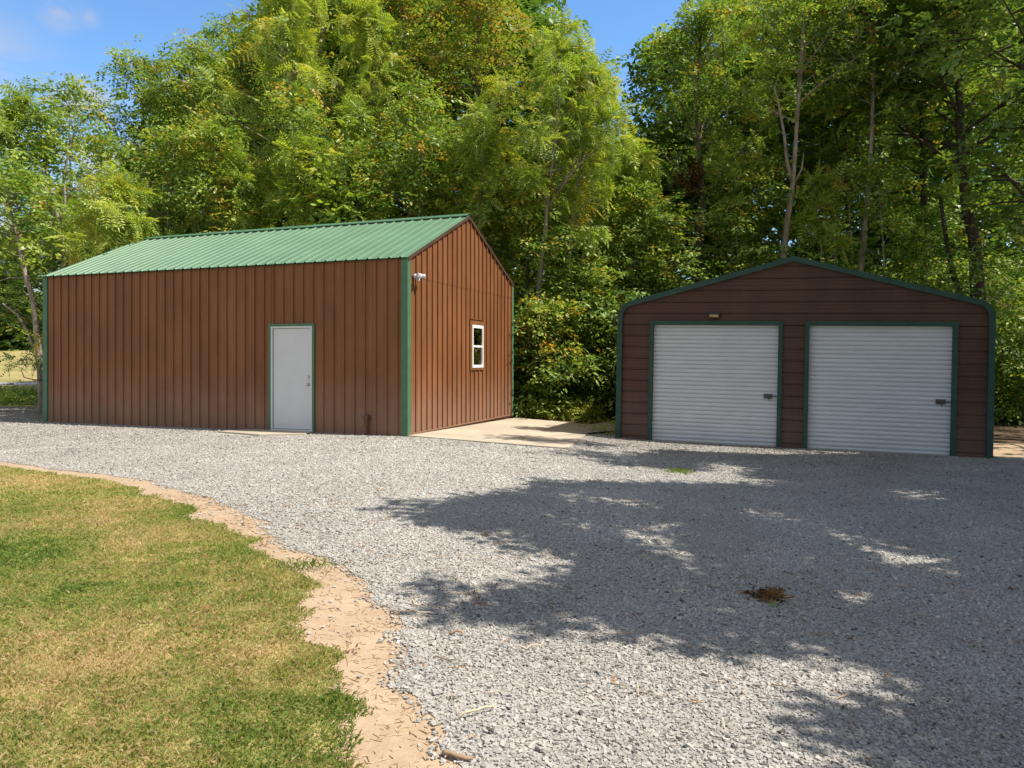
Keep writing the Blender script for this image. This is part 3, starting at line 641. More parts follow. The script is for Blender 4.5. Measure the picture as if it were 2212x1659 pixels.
def basis(f, up):
    f = f/np.linalg.norm(f, axis=1)[:, None]; z = up-(up*f).sum(1)[:, None]*f; z /= np.linalg.norm(z, axis=1)[:, None]+1e-9
    y = np.cross(z, f); return np.stack([f, y, z], 2)
def leaf_mesh(name, kind, pos, fwd, up, size, tint, mt):
    B = basis(fwd, up); T4 = TEMPL[kind]; Vs, Ts = [], []; n = len(pos); w_ = R.integers(0, 4, n)
    for k in range(4):
        i = np.where(w_ == k)[0]
        if not len(i): continue
        t_ = T4[k].reshape(-1, 3); V = np.einsum('nij,kj->nki', B[i], t_)*size[i][:, None, None]+pos[i][:, None, :]
        Vs.append(V.reshape(-1, 3)); tt = tint[i][:, None]+R.normal(0, .045, (len(i), len(T4[k]))); Ts.append(np.repeat(tt, 4, 1).ravel())
    V = np.concatenate(Vs); nq = len(V)//4
    return mesh_from(name, V, np.arange(4*nq), np.full(nq, 4), mt, np.clip(np.concatenate(Ts), 0, 1))
def rosettes(tips, axes, n_per, elev=.35, size=.5, gravity=.25):
    """fronds radiating from each twig tip"""
    n = len(tips)*n_per; P = np.repeat(tips, n_per, 0); A = np.repeat(axes, n_per, 0); A /= np.linalg.norm(A, axis=1)[:, None]+1e-9
    h = R.normal(0, 1, (n, 3)); h -= (h*A).sum(1)[:, None]*A; h /= np.linalg.norm(h, axis=1)[:, None]+1e-9
    f = h+A*R.normal(elev, .35, n)[:, None]; f[:, 2] -= gravity; up = np.tile([0, 0, 1.], (n, 1))+R.normal(0, .38, (n, 3))
    P = P-A*R.uniform(0, .30, n)[:, None]*size
    return P, f, up, size*np.exp(R.normal(0, .2, n))
def sprays(tips, axes, n_per, size, rad_, flat=.55):
    n = len(tips)*n_per; P = np.repeat(tips, n_per, 0)+R.normal(0, 1, (n, 3))*np.array([rad_, rad_, rad_*flat]); A = np.repeat(axes, n_per, 0)
    f = A*.6+R.normal(0, .8, (n, 3)); f[:, 2] = f[:, 2]*.4-.12; up = np.tile([0, 0, 1.], (n, 1))+R.normal(0, .35, (n, 3))
    return P, f, up, size*np.exp(R.normal(0, .2, n))

# ------------------------------------------------------------------ trees
def limbs_of(trunk, r0, nl, cs, rad_, top_taper, up_ang, rng, flat=1.0, dirbias=None):
    """returns list of branch paths (with radii) and of twig tips (position, axis)"""
    P = np.array(trunk, float); seg = np.r_[0, np.cumsum(np.linalg.norm(np.diff(P, axis=0), axis=1))]; L = seg[-1]
    at = lambda f: np.array([np.interp(f*L, seg, P[:, k]) for k in range(3)])
    br, tips, axs = [], [], []; az = rng.uniform(0, 6.28)
    for k in range(nl):
        f = cs+(1-cs)*((k+rng.uniform(0, 1))/nl)**.85; f = min(f, .985); o = at(f); az += 2.4+rng.normal(0, .35)
        q = (f-cs)/(1-cs); prof = (math.sin(math.pi*min(1, .22+.78*q**.9)))**.7 if top_taper else 1-.35*q
        R_ = rad_*max(.28, prof)*rng.uniform(.45, 1.38); d = np.array([math.cos(az), math.sin(az)*flat, 0])
        if dirbias is not None: d = d+np.array(dirbias)*.6
        d /= np.linalg.norm(d); el = up_ang+.5*q+rng.normal(0, .12); d = d*math.cos(el)+np.array([0, 0, math.sin(el)])
        pts = [o]; dd = d.copy()
        for s in range(5): dd = dd+np.array([rng.normal(0, .12), rng.normal(0, .12), rng.normal(.03, .08)]); dd /= np.linalg.norm(dd); pts.append(pts[-1]+dd*R_/5)
        rb_ = max(.012, r0*(1-.85*f)*.55); br.append((pts, np.linspace(rb_, rb_*.25, 6))); tips.append(pts[-1]); axs.append(dd)
        for s in range(rng.integers(5, 8)):
            j = rng.integers(2, 6); b = np.array(pts[j-1])+(np.array(pts[j])-np.array(pts[j-1]))*rng.random(); e = dd+rng.normal(0, .75, 3); e[2] = abs(e[2])*.5+.1*rng.normal(); e /= np.linalg.norm(e)
            l2 = R_*rng.uniform(.18, .42); tip = b+e*l2; br.append(([b, (b+tip)/2+rng.normal(0, .03, 3), tip], [rb_*.4, rb_*.25, rb_*.12])); tips.append(tip); axs.append(e)
    tips.append(P[-1]); axs.append(np.array([0, 0, 1.]))
    return br, np.array(tips), np.array(axs)
def trunk_path(X, Y, H, rng, lean=(0, 0)):
    z0 = float(g(X, Y))-.1; n = 9; w = np.cumsum(rng.normal(0, .05*H/9, (n, 2)), 0)*.6; w[0] = 0
    return [(X+w[i, 0]+lean[0]*(i/8), Y+w[i, 1]+lean[1]*(i/8), z0+H*i/8) for i in range(n)]
SPEC = {  # leaf template, material, rosette count per tip, leaf size, tint mean, tint spread
 'walnut': ('frond', 'lf_bright', 11, .40, .50, .12), 'droop': ('droop', 'lf_bright', 11, .44, .58, .12), 'green': ('oval', 'lf_green', 10, .34, .5, .22),
 'sparse': ('oval', 'lf_green', 7, .40, .55, .18), 'rust': ('oval', 'lf_rust', 11, .40, .52, .2), 'far': ('oval_lo', 'lf_green', 9, .55, .35, .16),
 'dark': ('maple', 'lf_dark', 8, .50, .5, .2), 'gold': ('frond', 'lf_gold', 10, .38, .42, .14), 'big': ('big', 'lf_green', 7, .42, .68, .12), 'shrub': ('oval', 'lf_bright', 9, .36, .45, .2),
 'maple': ('maple', 'lf_dark', 8, .46, .6, .2), 'shade': ('oval_lo', 'lf_green', 8, .52, .4, .2)}
def make_tree(name, label, cat, spec, X, Y, H, rad_, cs=.35, nl=22, r0=.10, bark='bark_mid', path=None, up_ang=.45, group=None, seed=0, lean=(0, 0), extra_tips=None, dense=.76, top=True, tint=None, flat=1.0, tubes=True, dirbias=None, forks=()):
    rng = np.random.default_rng(1000+seed); tp = path if path is not None else trunk_path(X, Y, H, rng, lean)
    tp = [np.array(p, float) for p in tp]; b0 = tp[0].copy(); b0[2] = float(g(b0[0], b0[1]))
    o = empty(name, (float(b0[0]), float(b0[1]), float(b0[2])), label, cat, group)
    mb = MB(); n = len(tp); rt = np.linspace(r0, r0*.18, n); rt[0] *= 1.25
    mb.tube([p-b0 for p in tp], rt, 8)
    br, tips, axs = limbs_of(tp, r0, nl, cs, rad_, top, up_ang, rng, flat, dirbias)
    for fp, fr in forks: mb.tube([np.array(p)-b0 for p in fp], np.linspace(fr, fr*.35, len(fp)), 6)
    if tubes:
        for pts, rr_ in br: mb.tube([np.array(p)-b0 for p in pts], rr_, 4, False)
    mb.obj('trunk', M[bark], o, True)
    kind, mt, npt, sz, tm, ts = SPEC[spec]; npt = max(2, int(round(npt*dense)))
    if tint is not None: tm = tint
    if kind in ('frond', 'droop', 'frond_lo'): p, f, u_, s = rosettes(tips-b0, axs, npt, size=sz)
    else: p, f, u_, s = sprays(tips-b0, axs, npt, sz, sz*.85)
    tt = np.clip(np.repeat(rng.normal(tm, ts, len(tips)), npt)+R.normal(0, ts*.5, len(p)), .0, 1.0)
    link('crown', leaf_mesh('crown', kind, p, f, u_, s, tt, M[mt]), o)
    return o
def hx(px, Y): return (px-CX)/F*Y
def ht(py, Y): return CH+(HY-py)/F*Y
TREES = [
 # px, Y, top row, radius, crown start, limbs, spec, name, label, opts
 (-70, 21, 230, 1.9, .45, 20, 'walnut', 'walnut_tree', 'yellow green tree with feathery leaves at the left edge of the photo', dict(lean=(1.1, 0), bark='bark_pale', r0=.07, dense=.8)),
 (-110, 22, 250, 2.6, .35, 18, 'green', 'young_tree', 'green tree just cut off by the left edge of the photo', {}),
 (150, 25, 185, 1.6, .5, 14, 'sparse', 'young_tree', 'thin airy tree, slim top against the sky beyond the left end of the shed', dict(r0=.06, dense=.8, bark='bark_pale')),
 (215, 23, 290, 1.7, .3, 12, 'sparse', 'young_tree', 'small sparse tree with sky showing through it, left of the shed roof', dict(r0=.05, dense=.6)),
 (320, 27, 135, 2.1, .45, 22, 'green', 'locust_tree', 'mid green tree with a spiky top below the open blue sky', dict(tint=.5)),
 (415, 26, 100, 2.3, .45, 26, 'green', 'locust_tree', 'tall green tree with a pointed top second from the open sky', dict(tint=.6)),
 (520, 28, 70, 2.4, .5, 24, 'green', 'walnut_tree', 'tall green tree whose top just reaches the top of the photo over the shed roof', {}),
 (640, 24, -60, 2.4, .35, 34, 'droop', 'walnut_tree', 'very bright walnut with drooping leaves behind the middle of the shed roof', dict(bark='bark_pale', tint=.66)),
 (450, 21, 285, 1.6, .35, 20, 'green', 'sapling', 'bright young tree rising right behind the shed roof, lower than the trees around it', dict(r0=.05, tint=.62)),
 (265, 19.8, 400, 1.5, .3, 18, 'walnut', 'sapling', 'low bright sapling behind the left end of the green roof', dict(r0=.05, tint=.66)),
 (700, 27, -90, 2.6, .4, 30, 'green', 'maple_tree', 'dense green tree between the bright walnut and the rusty tinged trees', dict(tint=.55)),
 (800, 25, 40, 2.4, .4, 28, 'walnut', 'walnut_tree', 'walnut with outspread feathery leaves over the right half of the shed roof', dict(tint=.6)),
 (880, 28, -120, 2.9, .4, 34, 'rust', 'elm_tree', 'tall tree with rusty brown tinged foliage above the middle of the shed roof', dict(r0=.13)),
 (1020, 25, -100, 2.3, .4, 32, 'rust', 'elm_tree', 'tall rusty brown tinged tree directly above the ridge end of the shed', dict(r0=.12)),
 (720, 21, 400, 1.5, .4, 14, 'big', 'sapling', 'low sapling with big broad leaves peeking over the middle of the roof ridge', dict(r0=.04)),
 (930, 21, 400, 1.6, .3, 16, 'gold', 'sapling', 'low yellowing sapling over the right part of the roof ridge', dict(r0=.04)),
 (1095, 23, 330, 1.5, .15, 26, 'gold', 'sapling', 'yellowing sapling behind the right slope of the shed roof', dict(r0=.05)),
 (1440, 34, 95, 2.2, .45, 24, 'far', 'oak_tree', 'darker blue green tree standing deeper in the wood right of the sky gap', {}),
 (1345, 24.5, 360, 1.5, .35, 18, 'walnut', 'sapling', 'bright feathery sapling spreading left of the vine wrapped trunk', dict(r0=.04, tint=.6)),
 (1580, 27, -30, 2.4, .5, 26, 'walnut', 'walnut_tree', 'walnut with bright feathery top under the white cloud', dict(tint=.52)),
 (1440, 22, 480, 1.7, .2, 20, 'green', 'sapling', 'leafy green sapling left of the garage peak', dict(r0=.04, tint=.68)),
 (1640, 23, 360, 1.8, .25, 18, 'green', 'sapling', 'thin green sapling just left of the trunk behind the garage peak', dict(r0=.04, tint=.6)),
 (1800, 28, -80, 2.8, .45, 26, 'green', 'maple_tree', 'green maple filling the wood above the garage peak', dict(tint=.5, dense=.8)),
 (1985, 24, -150, 2.8, .45, 28, 'maple', 'maple_tree', 'dark maple with layered branches above the right half of the garage', dict(r0=.16, bark='bark_dark')),
 (2380, 17, -330, 3.7, .28, 34, 'maple', 'maple_tree', 'big dark maple hanging over the right edge of the garage', dict(r0=.2, bark='bark_dark')),
 (2260, 21, 350, 2.2, .1, 26, 'green', 'sapling', 'bushy green sapling beside the right wall of the garage', dict(r0=.05, tint=.4)),
 (1225, 29, 260, 1.8, .4, 14, 'green', 'young_tree', 'slim young green tree behind the pale forked trunk', dict(r0=.06, tint=.6, dense=.8)),
]
sd = 0
for px, Y, tpx, rad_, cs, nl, spec, nm, lab, opt in TREES:
    sd += 1; X = hx(px, Y); H = ht(tpx, Y)-float(g(X, Y)); o_ = dict(r0=.09); o_.update(opt)
    make_tree(nm, lab, 'tree', spec, X, Y, H, rad_, cs, nl, seed=sd, group='trees of the wood behind the buildings', **o_)
# trees whose trunks can be followed in the photo
def pxpath(Y, pts, base=None):
    P = [W(a, b, Y+dy) for a, b, dy in [(*p, 0) if len(p) == 2 else p for p in pts]]
    z = float(g(P[0][0], P[0][1])); P[0][2] = z-.15; return P
GRP = 'trees of the wood behind the buildings'
make_tree('walnut_tree', 'bright walnut with a pale grey trunk standing in the gap between shed and garage', 'tree', 'walnut', 0, 0, 0, 2.2, .55, 22, .08, 'bark_pale',
          path=pxpath(20.6, [(1150, 900), (1158, 700), (1165, 610), (1178, 500), (1185, 410), (1197, 320), (1208, 240), (1214, 180), (1220, 120)]), seed=101, group=GRP, tint=.62,
          forks=[([W(1183, 450, 20.6), W(1230, 380, 20.6), W(1262, 345, 20.6), W(1300, 315, 20.6)], .045), ([W(1180, 470, 20.6), W(1172, 400, 20.6), W(1160, 330, 20.5)], .04)], dirbias=(.35, 0, 0))
make_tree('walnut_tree', 'slimmer second walnut with leaning pale trunk to the right of the pale forked one', 'tree', 'walnut', 0, 0, 0, 1.9, .5, 20, .055, 'bark_pale',
          path=pxpath(21.2, [(1218, 880), (1225, 640), (1232, 520), (1240, 445), (1250, 380), (1262, 310), (1285, 260), (1292, 220), (1300, 190)]), seed=102, group=GRP, tint=.6)
make_tree('dead_vine_tree', 'thick vine wrapped trunk with a patch of dead brown leaves, left of the garage peak', 'tree', 'green', 0, 0, 0, 2.3, .52, 22, .15, 'bark_mid',
          path=pxpath(24.5, [(1500, 800), (1508, 600), (1512, 500), (1516, 420), (1512, 350), (1506, 280), (1503, 200), (1510, 120), (1520, 30)]), seed=103, group=GRP, tint=.45)
make_tree('maple_tree', 'maple with a pale slender forked trunk rising right behind the garage peak', 'tree', 'green', 0, 0, 0, 2.4, .68, 20, .13, 'bark_pale',
          path=pxpath(22.3, [(1684, 900), (1688, 640), (1692, 560), (1700, 480), (1712, 400), (1718, 320), (1724, 230), (1732, 140), (1740, -40)]), seed=104, group=GRP, tint=.62,
          forks=[([W(1712, 400, 22.3), W(1700, 350, 22.2), W(1694, 290, 22.1), W(1680, 215, 22.0), W(1672, 190, 22.0)], .06), ([W(1716, 395, 22.3), W(1732, 365, 22.3), W(1736, 330, 22.3)], .04)])
make_tree('maple_tree', 'shaded tree with a straight pale trunk to the right of the garage peak', 'tree', 'maple', 0, 0, 0, 2.4, .68, 20, .12, 'bark_pale',
          path=pxpath(22.6, [(1845, 900), (1852, 640), (1860, 575), (1868, 500), (1876, 400), (1883, 300), (1886, 200), (1890, 100), (1893, -40)]), seed=105, group=GRP, tint=.7)
make_tree('maple_tree', 'dark double trunk maple behind the right shoulder of the garage roof', 'tree', 'maple', 0, 0, 0, 3.0, .5, 30, .24, 'bark_dark',
          path=pxpath(22, [(2120, 900), (2115, 680), (2110, 600), (2105, 520), (2085, 430), (2075, 300), (2070, 150), (2075, 0), (2080, -120)]), seed=106, group=GRP, tint=.55,
          forks=[([W(2088, 820, 22), W(2075, 640, 22), W(2058, 590, 22), W(2045, 520, 22), W(2030, 420, 22)], .12)])
make_tree('oak_tree', 'dark trunked tree in the shade between the two pale trunks behind the garage', 'tree', 'maple', 0, 0, 0, 2.2, .68, 18, .17, 'bark_dark',
          path=pxpath(28, [(1835, 800), (1838, 640), (1836, 560), (1832, 480), (1828, 400), (1826, 300), (1824, 200)]), seed=107, group=GRP)
LT = ((-140, 27, 330, 2.4, 'bushy green tree low beside the left edge of the photo'), (118, 31, 420, 2.8, 'leafy tree behind the leaning pale trunk left of the shed'), (215, 31, 440, 2.4, 'low round green tree under the white cloud left of the shed roof'), (300, 30, 330, 2.5, 'full green tree behind the low bright saplings left of the ridge'))
for i_, (a_, Y_, t_, r_, l_) in enumerate(LT): make_tree('young_tree', l_, 'tree', 'green', hx(a_, Y_), Y_, ht(t_, Y_), r_, .12, 30, seed=300+i_, group=GRP, tint=.45, bark='bark_mid')
make_tree('young_tree', 'dark slender trunk standing close to the far right corner of the shed', 'tree', 'green', 0, 0, 0, 1.6, .55, 14, .09, 'bark_dark',
          path=pxpath(21, [(1122, 900), (1120, 840), (1130, 760), (1138, 690), (1140, 620), (1138, 540), (1142, 470), (1145, 400)]), seed=108, group=GRP, tint=.7)
make_tree('young_tree', 'thin leaning pale trunk beside the left end of the shed with a lower fork', 'tree', 'sparse', 0, 0, 0, 1.6, .62, 14, .10, 'bark_pale',
          path=pxpath(19.6, [(94, 905), (90, 840), (84, 760), (72, 650), (52, 580), (38, 510), (20, 450), (5, 380)]), seed=109, group=GRP, tint=.6,
          forks=[([W(86, 790, 19.6), W(62, 720, 19.6), (W(38, 680, 19.6)), W(5, 655, 19.6)], .05), ([W(66, 628, 19.6), W(50, 600, 19.6), W(20, 600, 19.6), W(-20, 615, 19.6)], .022), ([W(45, 535, 19.6), W(20, 515, 19.6), W(-10, 500, 19.6)], .025)], up_ang=.3)
make_tree('young_tree', 'pale trunk with a narrow fork seen above the left end of the green roof', 'tree', 'sparse', 0, 0, 0, 1.9, .5, 18, .11, 'bark_pale',
          path=pxpath(21.5, [(145, 880), (142, 640), (138, 560), (130, 490), (118, 440), (104, 385), (92, 330), (85, 260)]), seed=110, group=GRP, tint=.55,
          forks=[([W(133, 500, 21.5), W(140, 440, 21.5), W(138, 380, 21.5), W(150, 320, 21.5), W(165, 270, 21.5)], .05)])

STEMS = ((610, 20.6, 300), (668, 21.4, 210), (742, 20.9, 330), (815, 21.2, 240), (868, 20.8, 300), (938, 21.3, 180), (1003, 20.8, 240), (1062, 21.5, 300), (1345, 21.8, 380), (1402, 22.4, 300), (1560, 22.6, 330), (1618, 22.2, 420), (1765, 22.4, 360), (1940, 22.1, 330), (1985, 22.6, 420), (540, 21.0, 330), (330, 21.2, 300))
for i_, (a_, Y_, t_) in enumerate(STEMS):
    make_tree('slender_sapling', 'slender pale sapling stem with a small leafy top among the trees behind the buildings', 'tree', ('walnut', 'green', 'green')[i_ % 3], hx(a_, Y_), Y_, ht(t_, Y_), 1.1, .62, 8, .055, 'bark_pale', seed=400+i_, group='slender saplings in front of the wood', lean=((-1)**i_*.5, .2), up_ang=.7, tint=.58)
# big shade trees beyond the right edge of the photo: their crowns throw the shade on the gravel
def gpp(*pts): return [gp(*p)[:2] for p in pts]
POLY = gpp((800,1112),(960,1092),(1030,1075),(1150,1055),(1290,1048),(1440,1046),(1570,1046),(1560,1030),(1480,1020),(1400,1010),(1370,990),(1440,975),(1700,985))+[(7.5, 14.2), (17, 12), (17, 3.4)]+gpp((2212,1640),(2212,1560),(2050,1490),(1890,1455),(1790,1425),(1650,1415),(1560,1445),(1440,1440),(1330,1420),(1240,1370),(1160,1320),(1160,1260),(1130,1210),(1090,1160),(1000,1145),(900,1132))
SPOTS = [gpp((a, b))[0]+(r_,) for a, b, r_ in ((1975,1215,.30),(1380,1085,.14),(1240,1218,.10),(1190,1125,.14),(1380,1165,.16),(1430,1135,.12),(1350,1390,.11),(1640,1045,.22),(1980,1070,.30),(1560,1012,.4),(1230,1080,.12),(1500,1230,.08),(1800,1160,.12),(1640,1110,.15),(1830,1290,.10),(1500,1310,.08),(1700,1205,.09))]
sx = R.uniform(-2, 17, 26000); sy = R.uniform(2, 14.5, 26000); k = in_poly(sx, sy, POLY)
for dx_, dy_ in ((.20, 0), (-.20, 0), (0, .2), (0, -.32), (.15, -.22), (-.15, -.22)): k &= in_poly(sx+dx_, sy+dy_, POLY)
for a, b, r_ in SPOTS: r_ = r_*1.05+.25; k &= ((sx-a)**2+((sy-b)/1.3)**2) > r_**2
sx, sy = sx[k], sy[k]; k = R.random(len(sx)) < .8; sx, sy = sx[k], sy[k]
blobs = [gp(*p)[:2]+(n_, r_) for p, n_, r_ in (((1075,1318), 9, .09), ((1300,985), 12, .35), ((1130,950), 12, .3), ((1180,930), 16, .4), ((1240,958), 10, .3), ((1330,1000), 8, .25), ((1000,1095), 5, .08), ((1200,1050), 5, .1), ((2150,1620), 16, .15), ((1990,1645), 6, .08), ((2190,1500), 12, .12))]
for a, b, n_, r_ in blobs: sx = np.r_[sx, R.normal(a, r_, n_)]; sy = np.r_[sy, R.normal(b, r_*.5, n_)]
hh = np.maximum(.50*(sy)+2.6, R.uniform(5.0, 8.5, len(sx))); hh = hh+.0*hh
off = hh/math.tan(SUN_EL); cxp = sx+SUN_H[0]*off; cyp = sy+SUN_H[1]*off; czp = g(sx, sy)+hh
vis = (np.abs(cxp)/np.maximum(cyp, .1) < .69) & ((czp-CH)/np.maximum(cyp, .1) < .475)
hh = np.where(vis, hh*1.25, hh); off = hh/math.tan(SUN_EL); cxp = sx+SUN_H[0]*off; cyp = sy+SUN_H[1]*off; czp = g(sx, sy)+hh
TP = np.stack([cxp, cyp, czp], 1)
for j, (tx_, ty_, lab) in enumerate(((9.6, 3.2, 'large shade tree beside the drive beyond the right edge of the photo'), (14.5, 9.6, 'large shade tree near the garage beyond the right edge of the photo'))):
    near = np.hypot(TP[:, 0]-tx_, TP[:, 1]-ty_)
    other = np.hypot(TP[:, 0]-(14.5 if j == 0 else 9.6), TP[:, 1]-(9.6 if j == 0 else 3.2))
    tp = TP[near < other]; z0 = float(g(tx_, ty_)); b0 = np.array([tx_, ty_, z0])
    o = empty('shade_tree', (tx_, ty_, z0), lab, 'tree', 'shade trees beside the drive')
    mb = MB(); Ht = 9.0; tr_ = [(0, 0, -.1), (.1, .05, 2), (-.05, .1, 4), (.1, 0, 6), (0, .1, Ht)]; mb.tube(tr_, [.3, .24, .19, .12, .04], 9)
    lb = tp-b0; az = np.arctan2(lb[:, 1], lb[:, 0]); bins = ((az+math.pi)/(2*math.pi)*14).astype(int)
    for b in range(15):
        q = lb[bins == b]
        if len(q) < 3: continue
        d_ = np.hypot(q[:, 0], q[:, 1]); far = q[np.argsort(d_)[int(len(q)*.9)]]; hs_ = R.uniform(3.0, 5.5); s0 = np.array([0, 0, hs_]); mid = (s0+far)/2+np.array([0, 0, .3])
        ctr = [s0, (s0+mid)/2, mid, (mid+far)/2, far]; mb.tube(ctr, [.10, .075, .05, .03, .012], 5, False)
        C_ = np.array(ctr)
        for p_ in q[::9]:
            k_ = np.argmin(np.linalg.norm(C_-p_, axis=1)); mb.tube([C_[k_], (C_[k_]+p_)/2+R.normal(0, .08, 3), p_], [.018, .012, .005], 4, False)
    mb.obj('trunk', M['bark_mid'], o, True)
    ax = lb*np.array([1, 1, .2]); ax /= np.linalg.norm(ax, axis=1)[:, None]+1e-9
    p, f, u_, s = sprays(lb, ax, 6, .30, .13, .8); f = R.normal(0, 1, f.shape)*np.array([1, 1, .35])
    link('crown', leaf_mesh('crown', 'oval_lo', p, f, u_, s, R.normal(.4, .2, len(p)), M['lf_green']), o)

# ------------------------------------------------------------------ the deep wood, thickets and far trees
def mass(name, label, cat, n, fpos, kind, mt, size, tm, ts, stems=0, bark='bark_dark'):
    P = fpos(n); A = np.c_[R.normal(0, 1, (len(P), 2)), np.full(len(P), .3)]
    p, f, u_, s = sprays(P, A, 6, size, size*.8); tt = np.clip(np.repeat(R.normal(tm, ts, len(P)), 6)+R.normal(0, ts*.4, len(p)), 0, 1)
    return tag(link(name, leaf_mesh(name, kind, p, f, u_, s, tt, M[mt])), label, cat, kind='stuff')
def clumpy(x, y, seed, s=1.0): return smooth_noise(x, y, s, seed)
def deep(n):
    Y = R.uniform(29, 46, n); px = R.uniform(330, 2300, n); X = (px-CX)/F*Y
    toppx = np.interp(px, [330, 420, 520, 700, 1150, 1230, 1290, 1340, 1400, 1500, 1600, 2500], [260, 180, 110, -60, -40, 180, 300, 330, 300, 170, -40, -80])
    top = ht(toppx, Y); z = g(X, Y)+R.uniform(0, 1, n)*top
    k = clumpy(X*1.3, z*1.3, 31, 1.3)+.5*clumpy(Y, X, 32, 1.)+R.normal(0, .35, n) > -.55; return np.stack([X, Y, z], 1)[k]
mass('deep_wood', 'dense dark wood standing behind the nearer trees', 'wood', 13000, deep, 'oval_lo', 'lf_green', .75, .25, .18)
def thick(n):
    Y = R.uniform(21.6, 27, n); px = R.uniform(1105, 2450, n); X = (px-CX)/F*Y
    top = 3.0+1.6*clumpy(X, Y, 41, 1.2)+.35*(Y-21); top = np.clip(top, .8, 5.2); z = g(X, Y)+R.uniform(0, 1, n)**.9*top
    return np.stack([X, Y, z], 1)
mass('undergrowth', 'green thicket along the edge of the wood behind the garage', 'undergrowth', 4200, thick, 'oval', 'lf_green', .42, .55, .2)
def thick2(n):
    Y = R.uniform(20.6, 24, n); px = R.uniform(300, 1150, n); X = (px-CX)/F*Y; k = (X-BX)*gx+(Y-BY)*gy > WB+.4
    z = g(X, Y)+R.uniform(0, 1, n)*R.uniform(1, 5.0, n); return np.stack([X, Y, z], 1)[k]
def thick3(n):
    px = R.uniform(1108, 1345, n); Y = R.uniform(20.4, 21.7, n); X = (px-CX)/F*Y; z = g(X, Y)+R.uniform(0, 1, n)**.95*(3.4+2.4*clumpy(X, Y, 77, 2.6)); return np.stack([X, Y, z], 1)[X > .1]
mass('undergrowth', 'sunlit leafy thicket filling the gap between the shed and the garage', 'undergrowth', 430, thick3, 'oval', 'lf_green', .26, .5, .16)
for i_, (a_, Y_, t_, l_) in enumerate(((1165, 20.0, 660, 'small green sapling at the back of the patio slab'), (1262, 20.6, 560, 'green bushy sapling in the middle of the gap between shed and garage'), (1338, 20.9, 640, 'low green sapling by the left wall of the garage'))):
    make_tree('sapling', l_, 'tree', ('green', 'green', 'green')[i_], hx(a_, Y_), Y_, ht(t_, Y_), 1.0, .1, 16, .03, seed=500+i_, tint=(.62, .5, .45)[i_], group=GRP)
mass('undergrowth', 'green thicket just behind the shed', 'undergrowth', 1200, thick2, 'oval', 'lf_green', .45, .5, .2)
def weeds(n):
    Y = R.uniform(19.7, 21.4, n); X = R.uniform(.1, 2.2, n); z = g(X, Y)+np.abs(R.normal(0, .16, n))+.05
    X2 = R.normal(2.02, .10, 9); Y2 = R.normal(16.6, .25, 9); 
    return np.r_[np.stack([X, Y, z], 1), np.stack([X2, Y2, g(X2, Y2)+np.abs(R.normal(0, .06, 9))+.04], 1)]
mass('weeds', 'low yellow green weeds along the back edge of the patio slab', 'weeds', 320, weeds, 'oval', 'lf_bright', .22, .6, .2)
def lweeds(n):
    px = R.uniform(-250, 92, n); Y = R.uniform(23.5, 30, n); X = (px-CX)/F*Y; return np.stack([X, Y, g(X, Y)+np.abs(R.normal(0, .12, n))+.03], 1)
mass('weeds', 'dark weedy verge between the gravel and the road left of the shed', 'weeds', 500, lweeds, 'oval', 'lf_green', .26, .4, .2)
# far trees beyond the lawn on the left
FT = [(-420, 92, 520), (-300, 88, 470), (-170, 95, 500), (-60, 84, 560), (30, 96, 520), (120, 90, 480), (215, 98, 540), (320, 92, 500), (430, 98, 520), (550, 95, 500)]
def fhedge(n):
    Y = R.uniform(86, 100, n); px = R.uniform(-600, 620, n); X = (px-CX)/F*Y; return np.stack([X, Y, g(X, Y)+R.uniform(0, 1, n)*(6+2.5*clumpy(X, Y, 55, .25))], 1)
mass('far_wood_edge', 'dark leafy wood edge at the back of the far lawn', 'wood', 1500, fhedge, 'oval_lo', 'lf_green', 1.9, .3, .2)
proto = None
for i, (px, Y, tpx) in enumerate(FT):
    X = hx(px, Y)
    if proto is None:
        proto = make_tree('far_tree', 'round green tree in the row beyond the far lawn', 'tree', 'far', X, Y, 14, 5.2, .1, 44, .3, 'bark_dark', seed=200, group='row of trees beyond the far lawn', dense=1.4)
        for c in proto.children: pass
        kids = list(proto.children)
        me = [c for c in kids if c.name.startswith('crown')][0].data
        vv = np.empty(len(me.vertices)*3, np.float32); me.vertices.foreach_get('co', vv); o = proto
    else:
        o = proto.copy(); COL.objects.link(o)
        for c in kids: d = c.copy(); COL.objects.link(d); d.parent = o
    s = (ht(tpx, Y)-float(g(X, Y)))/15.0
    o.matrix_world = Matrix.Translation((X, Y, float(g(X, Y))))@Matrix.Rotation(i*1.9, 4, 'Z')@Matrix.Diagonal((s*1.7, s*1.5, s, 1))

# ------------------------------------------------------------------ small things
def leaf_cluster(name, label, cat, px, py, n, size, spread, kind, mt, tm, lift=.03, tsd=.2):
    X, Y, z = gp(px, py); b0 = np.array([X, Y, z]); P_ = R.normal(0, 1, (n, 3))*np.array([spread, spread*.8, spread*.25]); P_[:, 2] = np.abs(P_[:, 2])+lift
    f = R.normal(0, 1, (n, 3))*np.array([1, 1, .35]); up = np.tile([0, 0, 1.], (n, 1))+R.normal(0, .6, (n, 3))
    me = leaf_mesh(name, kind, P_, f, up, np.full(n, size), R.normal(tm, tsd, n), M[mt]); o = link(name, me); o.location = b0; return tag(o, label, cat)
leaf_cluster('dead_leaves', 'curled clump of dead brown leaves lying on the shaded gravel', 'dead leaves', 1655, 1296, 30, .095, .055, 'maple', 'lf_dead', .5)
leaf_cluster('green_sprig', 'small green sprig lying beside the clump of dead brown leaves', 'sprig', 1672, 1315, 5, .09, .03, 'frond', 'lf_green', .5, .025)
